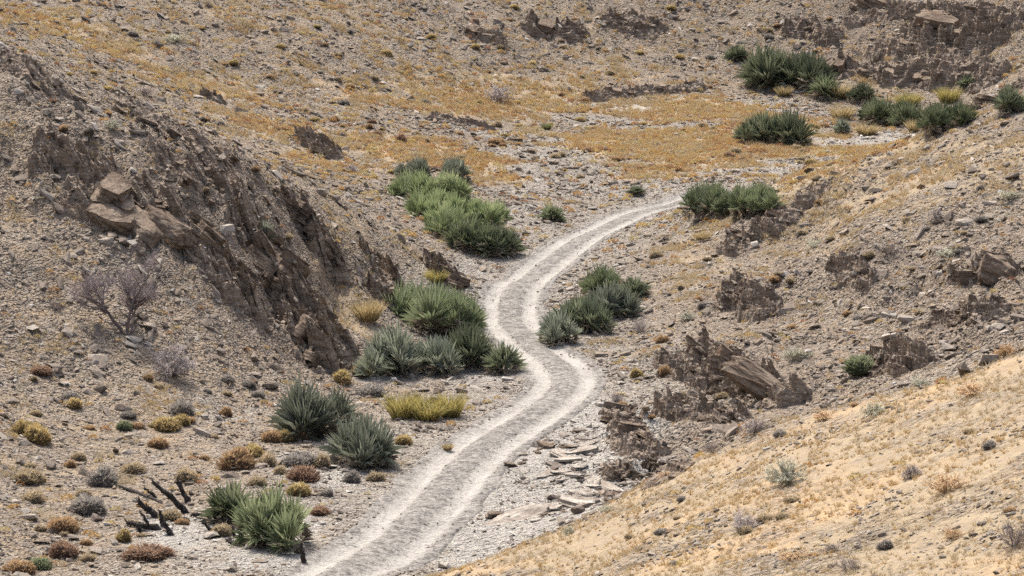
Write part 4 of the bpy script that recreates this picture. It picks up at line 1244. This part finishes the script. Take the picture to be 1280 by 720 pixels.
# --- the bare tree
def bare_tree():
    r = random.Random(5)
    p = at(157, 417)
    root = thing('bare_tree', 'leafless grey thorn tree with a wide crown standing on the gravel slope', 'tree', p)
    tr, tw = MB(), MB()
    def grow(b, d, L, rad, lev):
        pts = [b]; c = b.copy(); dd = d.copy(); k = 4
        for i in range(k):
            dd = (dd + Vector((r.gauss(0, .14), r.gauss(0, .14), r.gauss(.02, .10)))).normalized()
            c = c + dd * L / k; pts.append(c.copy())
        rr = [rad * (1 - .55 * i / k) for i in range(k + 1)]
        (tr if lev >= 3 else tw).tube(pts, rr, r.uniform(.5, 1.0) if lev < 2 else r.uniform(.05, .4), 6 if lev >= 3 else 3)
        if lev == 0: return
        for j in range({4: 5, 3: 6, 2: 7, 1: 6}.get(lev, 3)):
            f = (r.uniform(.62, 1) if lev == 4 else r.uniform(.3, 1)) if j else 1.0
            i = min(int(f * k), k - 1); q = pts[i].lerp(pts[i + 1], f * k - i)
            az = r.uniform(0, 6.28)
            nd = (dd * .75 + Vector((math.cos(az) * .85, math.sin(az) * .85, r.uniform(-.2, .4)))).normalized()
            grow(q, nd, L * r.uniform(.5, .72), max(rad * .5, .0045), lev - 1)
    for d, L, rad in ((Vector((-.35, .05, 1)), 1.25, .085), (Vector((.28, -.1, 1)), 1.3, .075), (Vector((.75, .2, .8)), 1.0, .05)):
        grow(Vector((d.x * .15, 0, -.12)), d.normalized(), L, rad, 4)
    M['bare'] = plant_material('bare_bark', [(0, (0.120, 0.093, 0.087)), (.5, (0.294, 0.243, 0.228)), (1, (0.543, 0.468, 0.446))], .9, .05)
    link('trunk', tr.mesh('trunk', M['bare']), root); link('twigs', tw.mesh('twigs', M['bare']), root)
    zs = [v[2] for v in tw.V]; s = 112 * mpp(p) / max(zs)
    xs = [v[0] for v in tw.V]; sx = 130 * mpp(p) / (max(xs) - min(xs))
    root.scale = (sx, sx, s)
bare_tree()

# --- charred palm stumps
def charred():
    k = NT_('charred_wood', .95); P_ = k.coord()
    f = k.noise(k.mapped(P_, (1, 1, .3)), 16, 4, .6)
    M['char'] = k.done(k.ramp(f, [(.35, (.018, .016, .014)), (.55, (.045, .038, .033)), (.75, (.15, .125, .10))]), k.bump(f, .8, .04))
    L = [((234,641),(190,600),.15,'longest charred palm log, propped diagonally with its thick ragged end in the air'),
         ((236,628),(221,601),.14,'upright charred stump with a blunt top, nearest the straw cushion'),
         ((208,632),(150,610),.11,'charred log lying flat behind the burnt group'),
         ((196,622),(181,610),.08,'thin charred branch end above the flat log'),
         ((195,646),(172,625),.15,'short thick charred stump leaning outward'),
         ((187,661),(175,638),.08,'narrow charred stick leaning beside the charred heap'),
         ((203,658),(200,638),.10,'knobbly charred stump standing at the lower side of the group'),
         ((214,669),(203,654),.13,'short charred stump with a broad foot on the sand'),
         ((200,662),(158,657),.15,'thick charred log lying on the gravel'),
         ((182,668),(172,660),.14,'charred clump at the lower corner of the burnt heap'),
         ((262,648),(240,646),.12,'charred log end lying at the foot of the smaller green palm'),
         ((270,653),(268,630),.08,'thin charred stick standing against the smaller green palm'),
         ((266,668),(254,650),.09,'bent charred stick on the sand near the straw cushion'),
         ((236,652),(216,646),.11,'charred log lying across the sand beside the stumps'),
         ((296,682),(284,676),.12,'charred lump at the sandy edge of the fan'),
         ((294,672),(290,660),.06,'thin twisted charred stick behind the sandy edge'),
         ((381,704),(376,682),.10,'lone charred stump between the large green palm beside the track and the track')]
    r = random.Random(9)
    for (bx, by), (tx_, ty_), rad, lab in L:
        rad *= .66
        b = at(bx, by); m = mpp(b)
        top = Vector((b.x + (tx_ - bx) * m, b.y + r.uniform(-.12, .12), max(b.z + (by - ty_) * m * .98, b.z + .05)))
        if abs(tx_ - bx) > 1.5 * abs(by - ty_):
            g = at(tx_, ty_); top = g + Vector((0, 0, rad * .7))
        ax = top - b; n_ = 8; mb = MB(); pts = []; rr = []
        for i in range(n_ + 1):
            f = i / n_
            pts.append(ax * f + Vector((r.gauss(0, .025), r.gauss(0, .025), r.gauss(0, .02) + rad * .25 - (.12 if i == 0 else 0))))
            rr.append(rad * (1.25 - .55 * f) * r.uniform(.78, 1.25) * (.45 if i == n_ else 1))
        mb.tube(pts, rr, .5, 8)
        # stubs of burnt leaf bases
        for i in range(16):
            f = r.uniform(.05, .98); c = ax * f + Vector((0, 0, rad * .25)); a = r.uniform(0, 6.28)
            o_ = ax.cross(Vector((math.cos(a), math.sin(a), .3))).normalized()
            e = c + (o_ * rad * 1.35 + ax.normalized() * rad * 1.5)
            mb.tube([c, c.lerp(e, .6), e], [rad * .35, rad * .25, rad * .1], .5, 4)
        o = link('charred_stump', mb.mesh('charred_stump', M['char'])); o.location = b
        tag(o, lab, 'burnt stump')
charred()

# --- dry grass: ground cover nobody could count
def scrub():
    r = random.Random(8); tm = []
    for s_ in range(5):
        mb = MB()
        for i in range(46):
            z = r.uniform(0, 1); a = r.uniform(0, 6.283); q = math.sqrt(1 - z * z)
            d = Vector((q * math.cos(a), q * math.sin(a), z)); b = Vector((d.x * .42, d.y * .42, d.z * .36))
            n = (d + Vector((r.gauss(0, .4), r.gauss(0, .4), r.gauss(.2, .3)))).normalized()
            sd_ = n.cross(Vector((r.uniform(-1, 1), r.uniform(-1, 1), r.uniform(-1, 1)))).normalized() * .10
            t = (z - .5) * .22
            mb.add([b - sd_, b + sd_, b + n * r.uniform(.12, .26)], [(0, 1, 2)], [t - .06, t - .06, t + .08])
        tm.append((np.array(mb.V), np.array(mb.F), np.array(mb.T)))
    X, Y = scatter_points(60000)
    gd = GOLD(X, Y) * (1 - sstep(.2, .6, GULLY(X, Y))); nr = near_slope(X, Y); td = track_dist(X, Y)
    pt = fbm(X, Y, 5.0, 4, 411); hue = fbm(X, Y, 7.0, 3, 412)
    dens = np.where(Y > 165, .07 + .60 * sstep(.35, .95, gd + .4 * pt) + .16 * sstep(.1, .7, pt), .05 + .06 * sstep(0, .6, pt)) * (1 - .7 * nr)
    k = (RNG.random(len(X)) < dens) & (td > 2.4) & (WASH(X, Y) < .5)
    X, Y, hue = X[k], Y[k], hue[k]; n_ = len(X)
    s = RNG.uniform(.22, .50, n_) * np.where(Y > 165, 1.25, .85)
    tint = np.clip(.5 + .28 * hue + .20 * RNG.normal(size=n_), .05, .95)
    V, F, T = merge(tm, RNG.integers(0, 5, n_), np.c_[X, Y, ground_h(X, Y)], frames(np.tile([0, 0, 1.0], (n_, 1)), RNG.random(n_) * 6.28), np.c_[s, s, s * RNG.uniform(.7, 1.1, n_)], tint)
    mat = plant_material('low_scrub', [(0, (.18, .095, .065)), (.22, (.40, .215, .115)), (.45, (.52, .325, .130)), (.65, (.53, .395, .155)), (.85, (.53, .45, .235)), (1, (.55, .49, .33))], .9, 0)
    o = link('low_scrub', new_mesh('low_scrub', V, F, mat, {'tint': T})); o['kind'] = 'stuff'
scrub()

def dry_grass():
    r = random.Random(3); tm = []
    for s in range(6):
        mb = MB()
        for i in range(11):
            a = r.uniform(0, 6.283); q = r.uniform(0, .32)
            b = Vector((math.cos(a) * q, math.sin(a) * q, -.03)); d = (Vector((0, 0, 1)) + Vector((r.gauss(0, .5), r.gauss(0, .5), 0))).normalized()
            sd_ = d.cross(Vector((r.uniform(-1, 1), r.uniform(-1, 1), .1))).normalized() * .045
            mb.add([b - sd_, b + sd_, b + d * r.uniform(.5, 1.1)], [(0, 1, 2)], [-.12, -.12, .12])
        tm.append((np.array(mb.V), np.array(mb.F), np.array(mb.T)))
    X, Y = scatter_points(420000)
    gu = sstep(.2, .6, GULLY(X, Y)); nr = near_slope(X, Y); gd = GOLD(X, Y) * (1 - gu); td = track_dist(X, Y); ws = np.maximum(WASH(X, Y), gu)
    up = sstep(.3, 1.5, base_h(X, Y) - np.maximum(0, (Y - 140)) * .045)
    patch = fbm(X, Y, 2.6, 4, 301); patch2 = fbm(X, Y, 9.0, 3, 305)
    dens = np.maximum(nr * np.clip(.62 + 1.1 * patch, .10, 1.5), sstep(.35, .85, gd * .85 + .75 * patch) * np.clip(.8 + .9 * patch, .1, 1.3) * 1.2) + up * (1 - nr) * np.where(Y > 175, .20, .13) * sstep(-.25, .55, .6 * patch2 + .7 * patch)
    near_boost = np.clip(95.0 / Y, .55, 1.6)
    keep = (RNG.random(len(X)) < dens * near_boost) & (td > 2.1) & (ws < .6)
    X, Y, patch, patch2, nr = X[keep], Y[keep], patch[keep], patch2[keep], nr[keep]
    Z = ground_h(X, Y)
    s = RNG.uniform(.08, .24, len(X)) * np.clip(Y / 110, .75, 2.0)
    N = np.tile(np.array([0, 0, 1.0]), (len(X), 1))
    Rm = frames(N, RNG.random(len(X)) * 6.28)
    tint = np.clip(np.where(Y > 180, .58, .62) + .22 * patch2 + .20 * patch + .17 * RNG.normal(size=len(X)), .06, .95)
    V, F, T = merge(tm, RNG.integers(0, 6, len(X)), np.c_[X, Y, Z], Rm, np.c_[s * 1.3, s * 1.3, s], tint)
    mat = plant_material('dry_grass', [(0, (.24, .130, .072)), (.2, (.42, .258, .108)), (.45, (.50, .350, .160)), (.7, (.455, .350, .202)), (1, (.52, .44, .30))], .9, 0)
    o = link('dry_grass', new_mesh('dry_grass', V, F, mat, {'tint': T})); o['kind'] = 'stuff'
    print('grass', len(X), len(F))
dry_grass()

SC.cycles.use_denoising = False
SC.cycles.max_bounces = 4
SC.cycles.diffuse_bounces = 2
SC.cycles.glossy_bounces = 1
SC.cycles.use_adaptive_sampling = True
SC.cycles.adaptive_threshold = .02
